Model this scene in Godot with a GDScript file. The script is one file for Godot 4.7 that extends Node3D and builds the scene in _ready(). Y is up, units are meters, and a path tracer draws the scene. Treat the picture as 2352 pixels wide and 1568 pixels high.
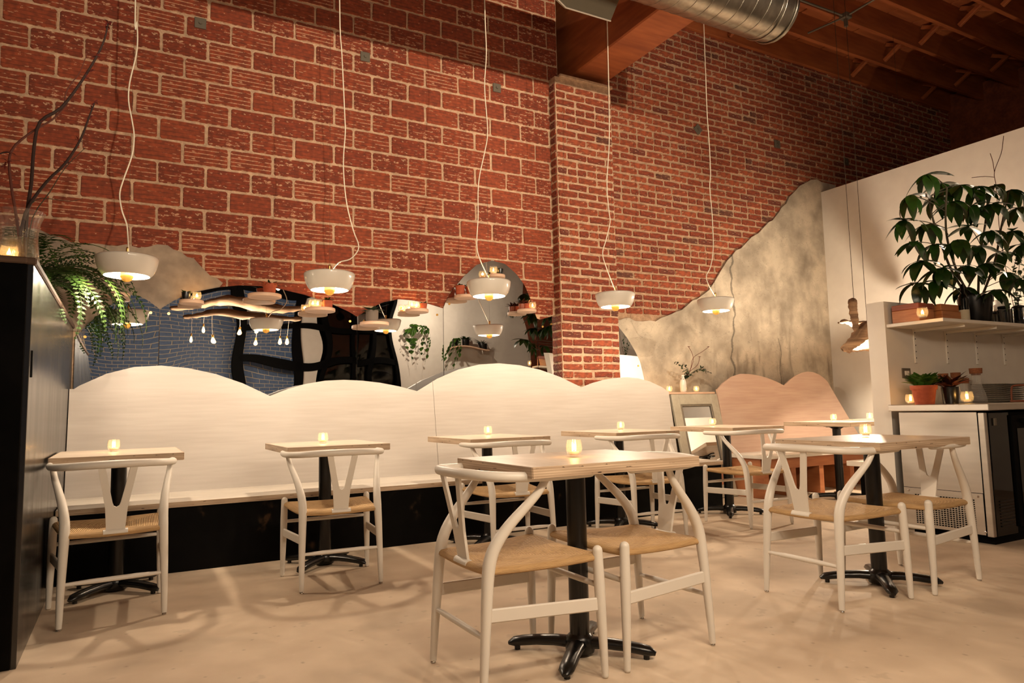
extends Node3D
# Restaurant corner at night: clay-tile and brick wall, cloud-shaped mirrors, plywood banquette, bowl pendants.

# ------------------------------------------------------------------ photo geometry (2352 x 1568)
const FPX := 1605.0
const EYE := Vector3(0, 0.96, 0)
const Z_TILE := -5.80      # clay tile wall
const Z_MIR := -5.77       # mirrors
const Z_PIL := -5.68       # brick pilaster face
const Z_BRK := -5.96       # brick and plaster wall right of the pilaster
const X_WHT := 8.0         # white partition wall
const T_H := 0.76          # table height
var cam_basis: Basis
var M := {}
var names := {}
var rng := RandomNumberGenerator.new()

func ray(x: float, y: float) -> Vector3:
	return cam_basis * Vector3((x - 1176.0) / FPX, -(y - 784.0) / FPX, -1.0)
func onz(x: float, y: float, z: float) -> Vector3:
	var d := ray(x, y)
	return EYE + d * (z / d.z)
func onx(x: float, y: float, xx: float) -> Vector3:
	var d := ray(x, y)
	return EYE + d * (xx / d.x)
func ony(x: float, y: float, yy: float) -> Vector3:
	var d := ray(x, y)
	return EYE + d * ((yy - EYE.y) / d.y)

# ------------------------------------------------------------------ mesh helpers
class Geo:
	var v := PackedVector3Array()
	var n := PackedVector3Array()
	var u := PackedVector2Array()
	func tri(a: Vector3, b: Vector3, c: Vector3, na: Vector3, nb: Vector3, nc: Vector3, ua := Vector2.ZERO, ub := Vector2.ZERO, uc := Vector2.ZERO) -> void:
		# front faces clockwise: the winding follows the normals
		if (b - a).cross(c - a).dot(na + nb + nc) > 0.0:
			v.append(a); v.append(c); v.append(b)
			n.append(na); n.append(nc); n.append(nb)
			u.append(ua); u.append(uc); u.append(ub)
		else:
			v.append(a); v.append(b); v.append(c)
			n.append(na); n.append(nb); n.append(nc)
			u.append(ua); u.append(ub); u.append(uc)
	# flat quad, a b c d counter-clockwise seen from outside
	func quad(a: Vector3, b: Vector3, c: Vector3, d: Vector3, ua := Vector2(0, 1), ub := Vector2(1, 1), uc := Vector2(1, 0), ud := Vector2(0, 0)) -> void:
		var m := (c - a).cross(d - b).normalized()
		tri(a, b, c, m, m, m, ua, ub, uc)
		tri(a, c, d, m, m, m, ua, uc, ud)
	func ftri(a: Vector3, b: Vector3, c: Vector3) -> void:
		var m := (b - a).cross(c - a).normalized()
		tri(a, b, c, m, m, m)
	# smooth surface through rows of points; normal is (along the row) x (to the next row)
	func surf(rows: Array, wrap := false, flip := false, us := 1.0, vs := 1.0) -> void:
		var nr := rows.size()
		var nc: int = rows[0].size()
		var nn := []
		for i in nr:
			var a := PackedVector3Array(); a.resize(nc); nn.append(a)
		var last := nc if wrap else nc - 1
		for i in nr - 1:
			var r0: PackedVector3Array = rows[i]
			var r1: PackedVector3Array = rows[i + 1]
			for j in last:
				var k := (j + 1) % nc
				var f := (r0[k] - r1[j]).cross(r1[k] - r0[j])
				if flip: f = -f
				nn[i][j] += f; nn[i][k] += f; nn[i + 1][j] += f; nn[i + 1][k] += f
		for i in nr:
			for j in nc:
				nn[i][j] = nn[i][j].normalized() if nn[i][j].length_squared() > 1e-24 else Vector3.UP
		for i in nr - 1:
			var r0: PackedVector3Array = rows[i]
			var r1: PackedVector3Array = rows[i + 1]
			for j in last:
				var k := (j + 1) % nc
				var u0 := Vector2(us * j / last, vs * i / (nr - 1))
				var u1 := Vector2(us * (j + 1) / last, vs * i / (nr - 1))
				var u2 := Vector2(us * (j + 1) / last, vs * (i + 1) / (nr - 1))
				var u3 := Vector2(us * j / last, vs * (i + 1) / (nr - 1))
				if r0[j].distance_squared_to(r0[k]) > 1e-12:
					tri(r0[j], r0[k], r1[k], nn[i][j], nn[i][k], nn[i + 1][k], u0, u1, u2)
				if r1[j].distance_squared_to(r1[k]) > 1e-12:
					tri(r0[j], r1[k], r1[j], nn[i][j], nn[i + 1][k], nn[i + 1][j], u0, u2, u3)
	# round bar through points with a radius at each
	func tube(p: Array, r: Array, sides := 10, cap := true, round_ends := false, flat := 1.0, upv := Vector3.ZERO) -> void:
		var pts := p.duplicate()
		var rad := r.duplicate()
		if rad.size() == 1:
			for i in pts.size() - 1: rad.append(r[0])
		if round_ends:
			var d0: Vector3 = (pts[0] - pts[1]).normalized()
			var k := pts.size()
			var d1: Vector3 = (pts[k - 1] - pts[k - 2]).normalized()
			var q0: Vector3 = pts[0]
			var q1: Vector3 = pts[k - 1]
			var a0: float = rad[0]
			var a1: float = rad[k - 1]
			for s in [0.45, 0.8, 0.97]:
				pts.push_front(q0 + d0 * a0 * s); rad.push_front(a0 * sqrt(1.0 - s * s))
				pts.push_back(q1 + d1 * a1 * s); rad.push_back(a1 * sqrt(1.0 - s * s))
		var rows := []
		var t0: Vector3 = (pts[1] - pts[0]).normalized()
		var up := Vector3.UP if absf(t0.y) < 0.9 else Vector3.RIGHT
		if upv != Vector3.ZERO: up = upv
		var side := t0.cross(up).normalized()
		for i in pts.size():
			var t: Vector3
			if i == 0: t = t0
			elif i == pts.size() - 1: t = (pts[i] - pts[i - 1]).normalized()
			else: t = (pts[i + 1] - pts[i - 1]).normalized()
			side = (side - t * side.dot(t)).normalized()
			var w := t.cross(side)
			var row := PackedVector3Array()
			for j in sides:
				var a := TAU * j / sides
				row.append(pts[i] + (side * cos(a) + w * sin(a) * flat) * rad[i])
			rows.append(row)
		surf(rows, true)
		if cap:
			var e := rows.size() - 1
			for j in sides:
				var k := (j + 1) % sides
				var d0 := -t0
				var d1: Vector3 = (pts[e] - pts[e - 1]).normalized()
				tri(pts[0], rows[0][j], rows[0][k], d0, d0, d0)
				tri(pts[e], rows[e][j], rows[e][k], d1, d1, d1)
	# profile of (radius, height) turned round the y axis
	func lathe(prof: Array, segs := 24, at := Vector3.ZERO, bas := Basis.IDENTITY) -> void:
		var rows := []
		for q in prof:
			var row := PackedVector3Array()
			for j in segs:
				var a := TAU * j / segs
				row.append(at + bas * Vector3(q.x * cos(a), q.y, -q.x * sin(a)))
			rows.append(row)
		surf(rows, true)
	# box with chamfered edges
	func box(c: Vector3, s: Vector3, b := 0.0, t := Transform3D.IDENTITY) -> void:
		var h := s * 0.5
		b = minf(b, minf(h.x, minf(h.y, h.z)) * 0.95)
		var i := h - Vector3(b, b, b)
		var P := func(x: float, y: float, z: float) -> Vector3: return t * (c + Vector3(x, y, z))
		var o: Vector3 = t * c
		for sg in [-1.0, 1.0]:
			_out(o, P.call(sg * h.x, -i.y, -i.z), P.call(sg * h.x, i.y, -i.z), P.call(sg * h.x, i.y, i.z), P.call(sg * h.x, -i.y, i.z))
			_out(o, P.call(-i.x, sg * h.y, -i.z), P.call(-i.x, sg * h.y, i.z), P.call(i.x, sg * h.y, i.z), P.call(i.x, sg * h.y, -i.z))
			_out(o, P.call(-i.x, -i.y, sg * h.z), P.call(i.x, -i.y, sg * h.z), P.call(i.x, i.y, sg * h.z), P.call(-i.x, i.y, sg * h.z))
		if b > 0.0:
			for a in [-1.0, 1.0]:
				for d in [-1.0, 1.0]:
					_out(o, P.call(-i.x, a * h.y, d * i.z), P.call(i.x, a * h.y, d * i.z), P.call(i.x, a * i.y, d * h.z), P.call(-i.x, a * i.y, d * h.z))
					_out(o, P.call(a * h.x, -i.y, d * i.z), P.call(a * h.x, i.y, d * i.z), P.call(a * i.x, i.y, d * h.z), P.call(a * i.x, -i.y, d * h.z))
					_out(o, P.call(a * h.x, d * i.y, -i.z), P.call(a * h.x, d * i.y, i.z), P.call(a * i.x, d * h.y, i.z), P.call(a * i.x, d * h.y, -i.z))
					for e in [-1.0, 1.0]:
						var q0: Vector3 = P.call(a * h.x, d * i.y, e * i.z)
						var q1: Vector3 = P.call(a * i.x, d * h.y, e * i.z)
						var q2: Vector3 = P.call(a * i.x, d * i.y, e * h.z)
						var m := (q1 - q0).cross(q2 - q0).normalized()
						if m.dot(q0 - o) < 0.0: m = -m
						tri(q0, q1, q2, m, m, m)
	func _out(o: Vector3, a: Vector3, b: Vector3, c: Vector3, d: Vector3) -> void:
		var m := (c - a).cross(d - b).normalized()
		if m.dot(a + c - o * 2.0) < 0.0: m = -m
		tri(a, b, c, m, m, m); tri(a, c, d, m, m, m)
	# polygon in x,y pushed from z0 to z1
	func prism(poly: PackedVector2Array, z0: float, z1: float, t := Transform3D.IDENTITY) -> void:
		var idx := Geometry2D.triangulate_polygon(poly)
		var nf := (t.basis * Vector3(0, 0, 1)).normalized() * signf(z1 - z0)
		for k in range(0, idx.size(), 3):
			var a := poly[idx[k]]; var b := poly[idx[k + 1]]; var c := poly[idx[k + 2]]
			tri(t * Vector3(a.x, a.y, z1), t * Vector3(b.x, b.y, z1), t * Vector3(c.x, c.y, z1), nf, nf, nf, a, b, c)
			tri(t * Vector3(a.x, a.y, z0), t * Vector3(b.x, b.y, z0), t * Vector3(c.x, c.y, z0), -nf, -nf, -nf, a, b, c)
		var cw := Geometry2D.is_polygon_clockwise(poly)
		for k in poly.size():
			var a := poly[k]; var b := poly[(k + 1) % poly.size()]
			var e := (b - a)
			var o := Vector2(e.y, -e.x).normalized()
			if cw: o = -o
			var m := (t.basis * Vector3(o.x, o.y, 0)).normalized()
			var l := e.length()
			tri(t * Vector3(a.x, a.y, z0), t * Vector3(b.x, b.y, z0), t * Vector3(b.x, b.y, z1), m, m, m, Vector2(0, 0), Vector2(l, 0), Vector2(l, absf(z1 - z0)))
			tri(t * Vector3(a.x, a.y, z0), t * Vector3(b.x, b.y, z1), t * Vector3(a.x, a.y, z1), m, m, m, Vector2(0, 0), Vector2(l, absf(z1 - z0)), Vector2(0, absf(z1 - z0)))
	func add(o: Geo, t: Transform3D) -> void:
		for k in o.v.size():
			v.append(t * o.v[k]); n.append((t.basis * o.n[k]).normalized()); u.append(o.u[k])
	func mesh(mat: Material) -> ArrayMesh:
		var m := ArrayMesh.new()
		add_to(m, mat)
		return m
	func add_to(m: ArrayMesh, mat: Material) -> void:
		var a := []
		a.resize(Mesh.ARRAY_MAX)
		a[Mesh.ARRAY_VERTEX] = v; a[Mesh.ARRAY_NORMAL] = n; a[Mesh.ARRAY_TEX_UV] = u
		m.add_surface_from_arrays(Mesh.PRIMITIVE_TRIANGLES, a)
		m.surface_set_material(m.get_surface_count() - 1, mat)

func numbered(s: String) -> String:
	if not names.has(s):
		names[s] = 0
		return s
	names[s] += 1
	return "%s_%03d" % [s, names[s]]
func put(called: String, mesh: Mesh, parent: Node = null, t := Transform3D.IDENTITY) -> MeshInstance3D:
	var o := MeshInstance3D.new()
	o.mesh = mesh
	o.transform = t
	if parent == null or parent == self:
		o.name = numbered(called); add_child(o, true)
	else:
		o.name = called; parent.add_child(o, true)
	return o
func obj(called: String, g: Geo, mat: Material, parent: Node = null, t := Transform3D.IDENTITY) -> MeshInstance3D:
	return put(called, g.mesh(mat), parent, t)
func tag(o: Node, label: String, category: String, group := "") -> Node:
	o.set_meta("label", label); o.set_meta("category", category)
	if group != "": o.set_meta("group", group)
	return o
func thing(called: String, label: String, category: String, at := Vector3.ZERO, turn := 0.0, group := "") -> Node3D:
	var o := Node3D.new()
	o.name = numbered(called); add_child(o, true)
	o.position = at; o.rotation.y = turn
	tag(o, label, category, group)
	return o
func struct(o: Node, label := "") -> Node:
	o.set_meta("kind", "structure")
	if label != "": o.set_meta("label", label)
	return o
func copy(o: Node3D, called: String, at: Vector3, turn: float, label: String) -> Node3D:
	var c: Node3D = o.duplicate()
	c.name = numbered(called); add_child(c, true)
	c.position = at; c.rotation = Vector3(0, turn, 0)
	c.set_meta("label", label)
	return c
func at(x: float, y: float, z: float, turn := 0.0) -> Transform3D:
	return Transform3D(Basis(Vector3.UP, turn), Vector3(x, y, z))

# smooth curve through points
func curve(p: Array, per := 6) -> Array:
	var out := []
	for i in p.size() - 1:
		var p0: Vector3 = p[maxi(i - 1, 0)]
		var p1: Vector3 = p[i]
		var p2: Vector3 = p[i + 1]
		var p3: Vector3 = p[mini(i + 2, p.size() - 1)]
		for k in per:
			out.append(p1.cubic_interpolate(p2, p0, p3, float(k) / per))
	out.append(p[p.size() - 1])
	return out
func lerps(vals: Array, count: int) -> Array:
	var out := []
	for i in count:
		var f := float(i) / (count - 1) * (vals.size() - 1)
		var k := mini(int(f), vals.size() - 2)
		out.append(lerpf(vals[k], vals[k + 1], f - k))
	return out

# ------------------------------------------------------------------ textures and materials
func nz(s: int, freq: float, w: int, h: int, oct := 4, sx := 1, sy := 1) -> PackedByteArray:
	var f := FastNoiseLite.new()
	f.seed = s; f.frequency = freq; f.fractal_octaves = oct
	f.noise_type = FastNoiseLite.TYPE_SIMPLEX_SMOOTH
	var im := f.get_seamless_image(maxi(w / sx, 8), maxi(h / sy, 8), false, false, 0.15)
	if sx > 1 or sy > 1: im.resize(w, h, Image.INTERPOLATE_CUBIC)
	im.convert(Image.FORMAT_L8)
	return im.get_data()
func tex(w: int, h: int, px: PackedByteArray) -> ImageTexture:
	var im := Image.create_from_data(w, h, false, Image.FORMAT_RGB8, px)
	im.generate_mipmaps()
	return ImageTexture.create_from_image(im)
# two-colour noise texture
func blend_tex(w: int, h: int, a: Color, b: Color, n1: PackedByteArray, n2: PackedByteArray, k2 := 0.4, gain := 1.6) -> ImageTexture:
	var d := PackedByteArray(); d.resize(w * h * 3)
	for i in w * h:
		var t := clampf(((n1[i] * (1.0 - k2) + n2[i] * k2) / 255.0 - 0.5) * gain + 0.5, 0.0, 1.0)
		d[i * 3] = int(lerpf(a.r, b.r, t) * 255.0)
		d[i * 3 + 1] = int(lerpf(a.g, b.g, t) * 255.0)
		d[i * 3 + 2] = int(lerpf(a.b, b.b, t) * 255.0)
	return tex(w, h, d)
func grey_tex(w: int, h: int, n1: PackedByteArray, lo := 0.0, hi := 1.0) -> ImageTexture:
	var d := PackedByteArray(); d.resize(w * h * 3)
	for i in w * h:
		var q := int(lerpf(lo, hi, n1[i] / 255.0) * 255.0)
		d[i * 3] = q; d[i * 3 + 1] = q; d[i * 3 + 2] = q
	return tex(w, h, d)
func mat(c: Color, rough := 0.6, metal := 0.0) -> StandardMaterial3D:
	var m := StandardMaterial3D.new()
	m.albedo_color = c; m.roughness = rough; m.metallic = metal
	return m
func tri_mat(t: Texture2D, scale: float, rough := 0.6) -> StandardMaterial3D:
	var m := mat(Color.WHITE, rough)
	m.albedo_texture = t
	m.uv1_triplanar = true
	m.uv1_scale = Vector3.ONE * scale
	return m
func glow(c: Color, e: float) -> StandardMaterial3D:
	var m := mat(Color(0.9, 0.85, 0.75), 0.4)
	m.emission_enabled = true; m.emission = c; m.emission_energy_multiplier = e
	return m
func glass(c: Color, alpha: float) -> StandardMaterial3D:
	var m := mat(Color(c.r, c.g, c.b, alpha), 0.0)
	m.transparency = BaseMaterial3D.TRANSPARENCY_ALPHA
	m.metallic_specular = 0.6
	return m

const WARM := Color(1.0, 0.905, 0.79)
const BULB := Color(1.0, 0.78, 0.45)
const RESIDUE := Color(0.77, 0.645, 0.525)

func clay_tex(s: int, w: int, h: int, base: Color, dark: Color, grooves: int, lines: float, blot: float, edge: float) -> ImageTexture:
	var a := nz(s, 0.02, w, h, 4)
	var b := nz(s + 7, 0.05, w, h, 3, 6, 1)
	var c := nz(s + 13, 0.035, w, h, 5, 2, 1)
	var e := nz(s + 29, 0.06, w, h, 4)
	var d := PackedByteArray(); d.resize(w * h * 3)
	var per := float(h) / maxf(grooves, 1)
	for y in h:
		var gy := absf(fposmod(y + per * 0.5, per) - per * 0.5)
		for x in w:
			var i := y * w + x
			var t := clampf((a[i] / 255.0 - 0.5) * 1.4 + 0.5 + (b[i] / 255.0 - 0.5) * 0.5, 0.0, 1.0)
			var col := dark.lerp(base, t)
			var r := 0.0
			if grooves > 0 and y > per * 0.4 and y < h - per * 0.4:
				var wd := 0.9 + 2.8 * (e[i] / 255.0)
				if gy < wd and b[i] / 255.0 * 0.7 + c[i] / 255.0 * 0.3 > lines: r = 1.0
				elif gy < 1.6: col = col.darkened(0.22)
			if c[i] / 255.0 > blot and e[i] > 105: r = 1.0
			var de := minf(minf(x, w - 1 - x), minf(y, h - 1 - y))
			if de < edge * (0.15 + 1.7 * maxf(0.0, c[i] / 255.0 - 0.3)): r = 1.0
			if r > 0.0: col = RESIDUE.lerp(col, 0.12 + 0.3 * (1.0 - e[i] / 255.0))
			d[i * 3] = int(col.r * 255.0); d[i * 3 + 1] = int(col.g * 255.0); d[i * 3 + 2] = int(col.b * 255.0)
	return tex(w, h, d)

func make_materials() -> void:
	# clay tiles and bricks: fired clay with mortar left on it
	M.tile = []
	var tb := [Color(0.55, 0.24, 0.128), Color(0.52, 0.218, 0.114), Color(0.575, 0.258, 0.138)]
	var spec := [[5, 0.47, 0.84, 5.0], [5, 0.54, 0.79, 6.0], [5, 0.64, 0.87, 4.0], [5, 0.42, 0.81, 6.0], [5, 0.72, 0.75, 7.0], [5, 0.60, 0.91, 3.0], [5, 0.85, 0.89, 4.0], [5, 0.68, 0.84, 5.0]]
	for k in spec.size():
		var m := mat(Color.WHITE, 0.85)
		m.albedo_texture = clay_tex(100 + k * 41, 256, 128, tb[k % 3], tb[k % 3].darkened(0.22), spec[k][0], spec[k][1], spec[k][2], spec[k][3])
		M.tile.append(m)
	M.brick = []
	var bb := [Color(0.58, 0.27, 0.155), Color(0.54, 0.238, 0.132), Color(0.60, 0.29, 0.17), Color(0.52, 0.222, 0.125), Color(0.46, 0.21, 0.14), Color(0.40, 0.22, 0.155)]
	for k in bb.size():
		var m := mat(Color.WHITE, 0.88)
		m.albedo_texture = clay_tex(700 + k * 53, 128, 64, bb[k], bb[k].darkened(0.25), 0, 1.0, 0.83 - 0.03 * (k % 3), 2.8)
		M.brick.append(m)
	M.mortar = tri_mat(blend_tex(256, 256, Color(0.62, 0.51, 0.415), Color(0.80, 0.67, 0.55), nz(1, 0.03, 256, 256), nz(2, 0.12, 256, 256)), 1.6, 0.95)
	M.mortar_dark = tri_mat(blend_tex(256, 256, Color(0.55, 0.44, 0.345), Color(0.72, 0.59, 0.475), nz(4, 0.03, 256, 256), nz(5, 0.12, 256, 256)), 1.6, 0.95)
	M.masonry = tri_mat(blend_tex(128, 128, Color(0.40, 0.20, 0.125), Color(0.54, 0.29, 0.18), nz(6, 0.03, 128, 128), nz(7, 0.12, 128, 128)), 1.2, 0.92)
	# old plaster: mottled grey with trowel marks and water stains
	M.plaster = mat(Color.WHITE, 0.8)
	M.plaster.albedo_texture = plaster_tex()
	M.cement = tri_mat(blend_tex(256, 256, Color(0.50, 0.44, 0.38), Color(0.66, 0.59, 0.51), nz(61, 0.012, 256, 256), nz(62, 0.06, 256, 256)), 0.7, 0.8)
	M.white_wall = tri_mat(blend_tex(256, 256, Color(0.83, 0.80, 0.76), Color(0.87, 0.845, 0.80), nz(8, 0.01, 256, 256), nz(9, 0.08, 256, 256)), 0.3, 0.7)
	M.floor = floor_mat()
	# plywood, whitewashed
	M.ply = tri_mat(grain_tex(21, 512, 256, Color(0.72, 0.655, 0.58), Color(0.82, 0.765, 0.695)), 1.1, 0.42)
	M.ply_edge = mat(Color.WHITE, 0.5)
	M.ply_edge.albedo_texture = ply_edge_tex()
	M.ply_edge.uv1_triplanar = true
	M.ply_edge.uv1_scale = Vector3(1.0, 1.0 / 0.04, 1.0)
	M.board = tri_mat(grain_tex(33, 512, 512, Color(0.70, 0.668, 0.635), Color(0.755, 0.728, 0.697)), 0.55, 0.45)
	M.board_pink = tri_mat(grain_tex(35, 512, 512, Color(0.69, 0.57, 0.50), Color(0.76, 0.655, 0.58)), 0.55, 0.5)
	M.seat_ply = tri_mat(grain_tex(37, 512, 256, Color(0.80, 0.765, 0.71), Color(0.88, 0.85, 0.80)), 0.8, 0.35)
	M.fir = tri_mat(grain_tex(41, 512, 256, Color(0.50, 0.25, 0.12), Color(0.66, 0.37, 0.19)), 0.5, 0.65)
	M.fir_dark = tri_mat(grain_tex(43, 512, 256, Color(0.34, 0.17, 0.09), Color(0.46, 0.25, 0.14)), 0.5, 0.75)
	M.block = tri_mat(grain_tex(45, 512, 256, Color(0.58, 0.34, 0.20), Color(0.70, 0.45, 0.28)), 0.7, 0.6)
	M.bamboo = tri_mat(grain_tex(47, 256, 256, Color(0.60, 0.36, 0.20), Color(0.74, 0.49, 0.29)), 2.5, 0.5)
	M.bamboo_dark = tri_mat(grain_tex(49, 256, 256, Color(0.48, 0.22, 0.12), Color(0.58, 0.30, 0.17)), 2.5, 0.5)
	M.disc = tri_mat(grain_tex(51, 256, 256, Color(0.76, 0.62, 0.52), Color(0.84, 0.71, 0.60)), 2.0, 0.6)
	M.drift = tri_mat(grain_tex(53, 256, 256, Color(0.40, 0.30, 0.22), Color(0.68, 0.55, 0.42), 2.4), 2.0, 0.85)
	M.bark = mat(Color(0.17, 0.09, 0.065), 0.8)
	M.bark_red = mat(Color(0.34, 0.16, 0.11), 0.75)
	M.bud = mat(Color(0.36, 0.06, 0.05), 0.7)
	M.white_paint = mat(Color(0.86, 0.835, 0.79), 0.42)
	M.cord = tri_mat(cord_tex(), 1.0, 0.75)
	M.cord.uv1_triplanar = false
	M.cord.normal_enabled = true
	M.cord.normal_texture = cord_normal()
	M.cord.normal_scale = 0.9
	M.black_iron = mat(Color(0.022, 0.021, 0.02), 0.28)
	M.black_iron.metallic_specular = 0.5
	M.black_paint = tri_mat(blend_tex(256, 256, Color(0.012, 0.012, 0.012), Color(0.045, 0.04, 0.036), nz(71, 0.012, 256, 256), nz(72, 0.05, 256, 256)), 0.8, 0.35)
	M.black_paint.metallic_specular = 0.2
	M.black_kick = tri_mat(scuff_tex(), 0.6, 0.5)
	M.black_kick.metallic_specular = 0.2
	M.black_gloss = tri_mat(blend_tex(256, 256, Color(0.016, 0.014, 0.012), Color(0.05, 0.043, 0.037), nz(73, 0.04, 256, 256, 3, 1, 24), nz(74, 0.08, 256, 256, 3, 1, 20)), 0.5, 0.2)
	M.black_gloss.roughness_texture = grey_tex(256, 256, nz(75, 0.05, 256, 256, 3, 1, 24), 0.7, 1.0)
	M.black_gloss.roughness = 0.27
	M.black_gloss.metallic_specular = 0.9
	M.rough_wood = tri_mat(grain_tex(55, 256, 128, Color(0.24, 0.17, 0.12), Color(0.42, 0.32, 0.24)), 1.0, 0.8)
	M.steel = tri_mat(grain_tex(57, 256, 256, Color(0.78, 0.76, 0.73), Color(0.85, 0.83, 0.80)), 0.7, 0.36)
	M.steel.metallic = 1.0
	M.galv = tri_mat(blend_tex(256, 256, Color(0.56, 0.54, 0.50), Color(0.72, 0.70, 0.65), nz(81, 0.03, 256, 256), nz(82, 0.09, 256, 256)), 0.8, 0.3)
	M.galv.metallic = 1.0
	M.hood = mat(Color(0.56, 0.54, 0.47), 0.55)
	M.plate = mat(Color(0.42, 0.39, 0.34), 0.6, 0.5)
	M.chrome = mat(Color(0.8, 0.78, 0.75), 0.15, 1.0)
	M.brass = mat(Color(0.80, 0.62, 0.34), 0.3, 1.0)
	M.mirror = mat(Color(0.90, 0.91, 0.92), 0.0, 1.0)
	M.mirror_edge = mat(Color(0.25, 0.27, 0.28), 0.2, 0.6)
	M.ceramic = mat(Color(0.80, 0.775, 0.73), 0.12)
	M.ceramic.clearcoat_enabled = true
	M.ceramic.clearcoat = 0.6
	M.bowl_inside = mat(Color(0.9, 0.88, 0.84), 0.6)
	M.bulb_gold = glow(Color(1.0, 0.70, 0.28), 0.35)
	M.bulb_gold.albedo_color = Color(0.80, 0.60, 0.30)
	M.bulb_gold.metallic = 0.7
	M.bulb_gold.roughness = 0.18
	M.bulb = glow(BULB, 9.0)
	M.flame = glow(Color(1.0, 0.74, 0.36), 22.0)
	M.wax = mat(Color(0.90, 0.84, 0.72), 0.5)
	M.wax.subsurf_scatter_enabled = true
	M.wax.subsurf_scatter_strength = 0.3
	M.tin = mat(Color(0.75, 0.73, 0.7), 0.3, 1.0)
	M.cable = mat(Color(0.84, 0.80, 0.72), 0.6)
	M.wire = mat(Color(0.30, 0.26, 0.22), 0.4, 0.7)
	M.glass = glass(Color(0.96, 0.98, 0.97), 0.035)
	M.glass_clear = glass(Color(0.98, 0.98, 0.97), 0.015)
	M.glass_dark = glass(Color(0.05, 0.06, 0.05), 0.62)
	M.black_glass = mat(Color(0.012, 0.012, 0.014), 0.04)
	M.leaf = leaf_mat(91, Color(0.075, 0.16, 0.035), Color(0.15, 0.27, 0.06), 0.33)
	M.leaf_lite = leaf_mat(93, Color(0.15, 0.27, 0.06), Color(0.26, 0.38, 0.10), 0.4)
	M.fern = leaf_mat(95, Color(0.10, 0.20, 0.03), Color(0.24, 0.36, 0.07), 0.6)
	M.leaf_red = leaf_mat(97, Color(0.12, 0.08, 0.05), Color(0.34, 0.10, 0.05), 0.4)
	M.leaf_grey = leaf_mat(99, Color(0.14, 0.19, 0.12), Color(0.24, 0.29, 0.18), 0.6)
	M.stem = mat(Color(0.20, 0.17, 0.08), 0.7)
	M.soil = mat(Color(0.06, 0.04, 0.03), 0.95)
	M.terracotta = tri_mat(blend_tex(128, 128, Color(0.58, 0.25, 0.14), Color(0.70, 0.34, 0.20), nz(101, 0.03, 128, 128), nz(102, 0.1, 128, 128)), 3.0, 0.75)
	M.black_pot = mat(Color(0.03, 0.03, 0.03), 0.3)
	M.grey_pot = mat(Color(0.40, 0.35, 0.31), 0.7)
	M.cork = tri_mat(blend_tex(128, 128, Color(0.42, 0.24, 0.14), Color(0.60, 0.38, 0.24), nz(103, 0.08, 128, 128), nz(104, 0.2, 128, 128)), 6.0, 0.9)
	M.plates = mat(Color(0.78, 0.76, 0.72), 0.3)
	M.leather = mat(Color(0.45, 0.22, 0.11), 0.5)
	M.grey_paint = tri_mat(blend_tex(256, 256, Color(0.60, 0.57, 0.50), Color(0.68, 0.65, 0.58), nz(105, 0.02, 256, 256), nz(106, 0.09, 256, 256)), 1.0, 0.5)
	M.grey_dark = mat(Color(0.42, 0.38, 0.32), 0.6)
	M.label = mat(Color(0.72, 0.68, 0.58), 0.7)
	M.blue_tile = tri_mat(blend_tex(128, 128, Color(0.28, 0.38, 0.53), Color(0.37, 0.47, 0.63), nz(107, 0.05, 128, 128), nz(108, 0.15, 128, 128)), 2.0, 0.55)
	M.grout = mat(Color(0.78, 0.74, 0.68), 0.9)
	M.black_frame = mat(Color(0.012, 0.012, 0.013), 0.65)
	M.black_frame.metallic_specular = 0.2
	M.white_line = mat(Color(0.85, 0.82, 0.78), 0.6)

func leaf_mat(s: int, a: Color, b: Color, rough: float) -> StandardMaterial3D:
	var m := tri_mat(blend_tex(128, 128, a, b, nz(s, 0.03, 128, 128), nz(s + 1, 0.1, 128, 128)), 4.0, rough)
	m.backlight_enabled = true
	m.backlight = Color(b.r * 0.5, b.g * 0.6, b.b * 0.4)
	m.cull_mode = BaseMaterial3D.CULL_DISABLED
	return m
func grain_tex(s: int, w: int, h: int, a: Color, b: Color, gain := 1.5) -> ImageTexture:
	return blend_tex(w, h, a, b, nz(s, 0.02, w, h, 4, 6, 1), nz(s + 5, 0.12, w, h, 3, 16, 1), 0.45, gain)
func ply_edge_tex() -> ImageTexture:
	# thirteen thin plies with a few knots and voids
	var w := 512; var h := 64
	var a := nz(201, 0.03, w, h, 4, 8, 1)
	var b := nz(202, 0.05, w, h, 4, 2, 1)
	var d := PackedByteArray(); d.resize(w * h * 3)
	for y in h:
		var ply := int(y / 7.1)
		for x in w:
			var i := y * w + x
			var t := 0.5 + (a[i] / 255.0 - 0.5) * 0.8 + (0.16 if ply % 2 == 0 else -0.14)
			var col := Color(0.60, 0.50, 0.40).lerp(Color(0.86, 0.77, 0.66), clampf(t, 0.0, 1.0))
			if fposmod(y, 7.1) < 1.0: col = col.darkened(0.2)
			if b[i] > 214 and ply % 3 == 1: col = Color(0.20, 0.13, 0.09)
			d[i * 3] = int(col.r * 255.0); d[i * 3 + 1] = int(col.g * 255.0); d[i * 3 + 2] = int(col.b * 255.0)
	return tex(w, h, d)
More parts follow.
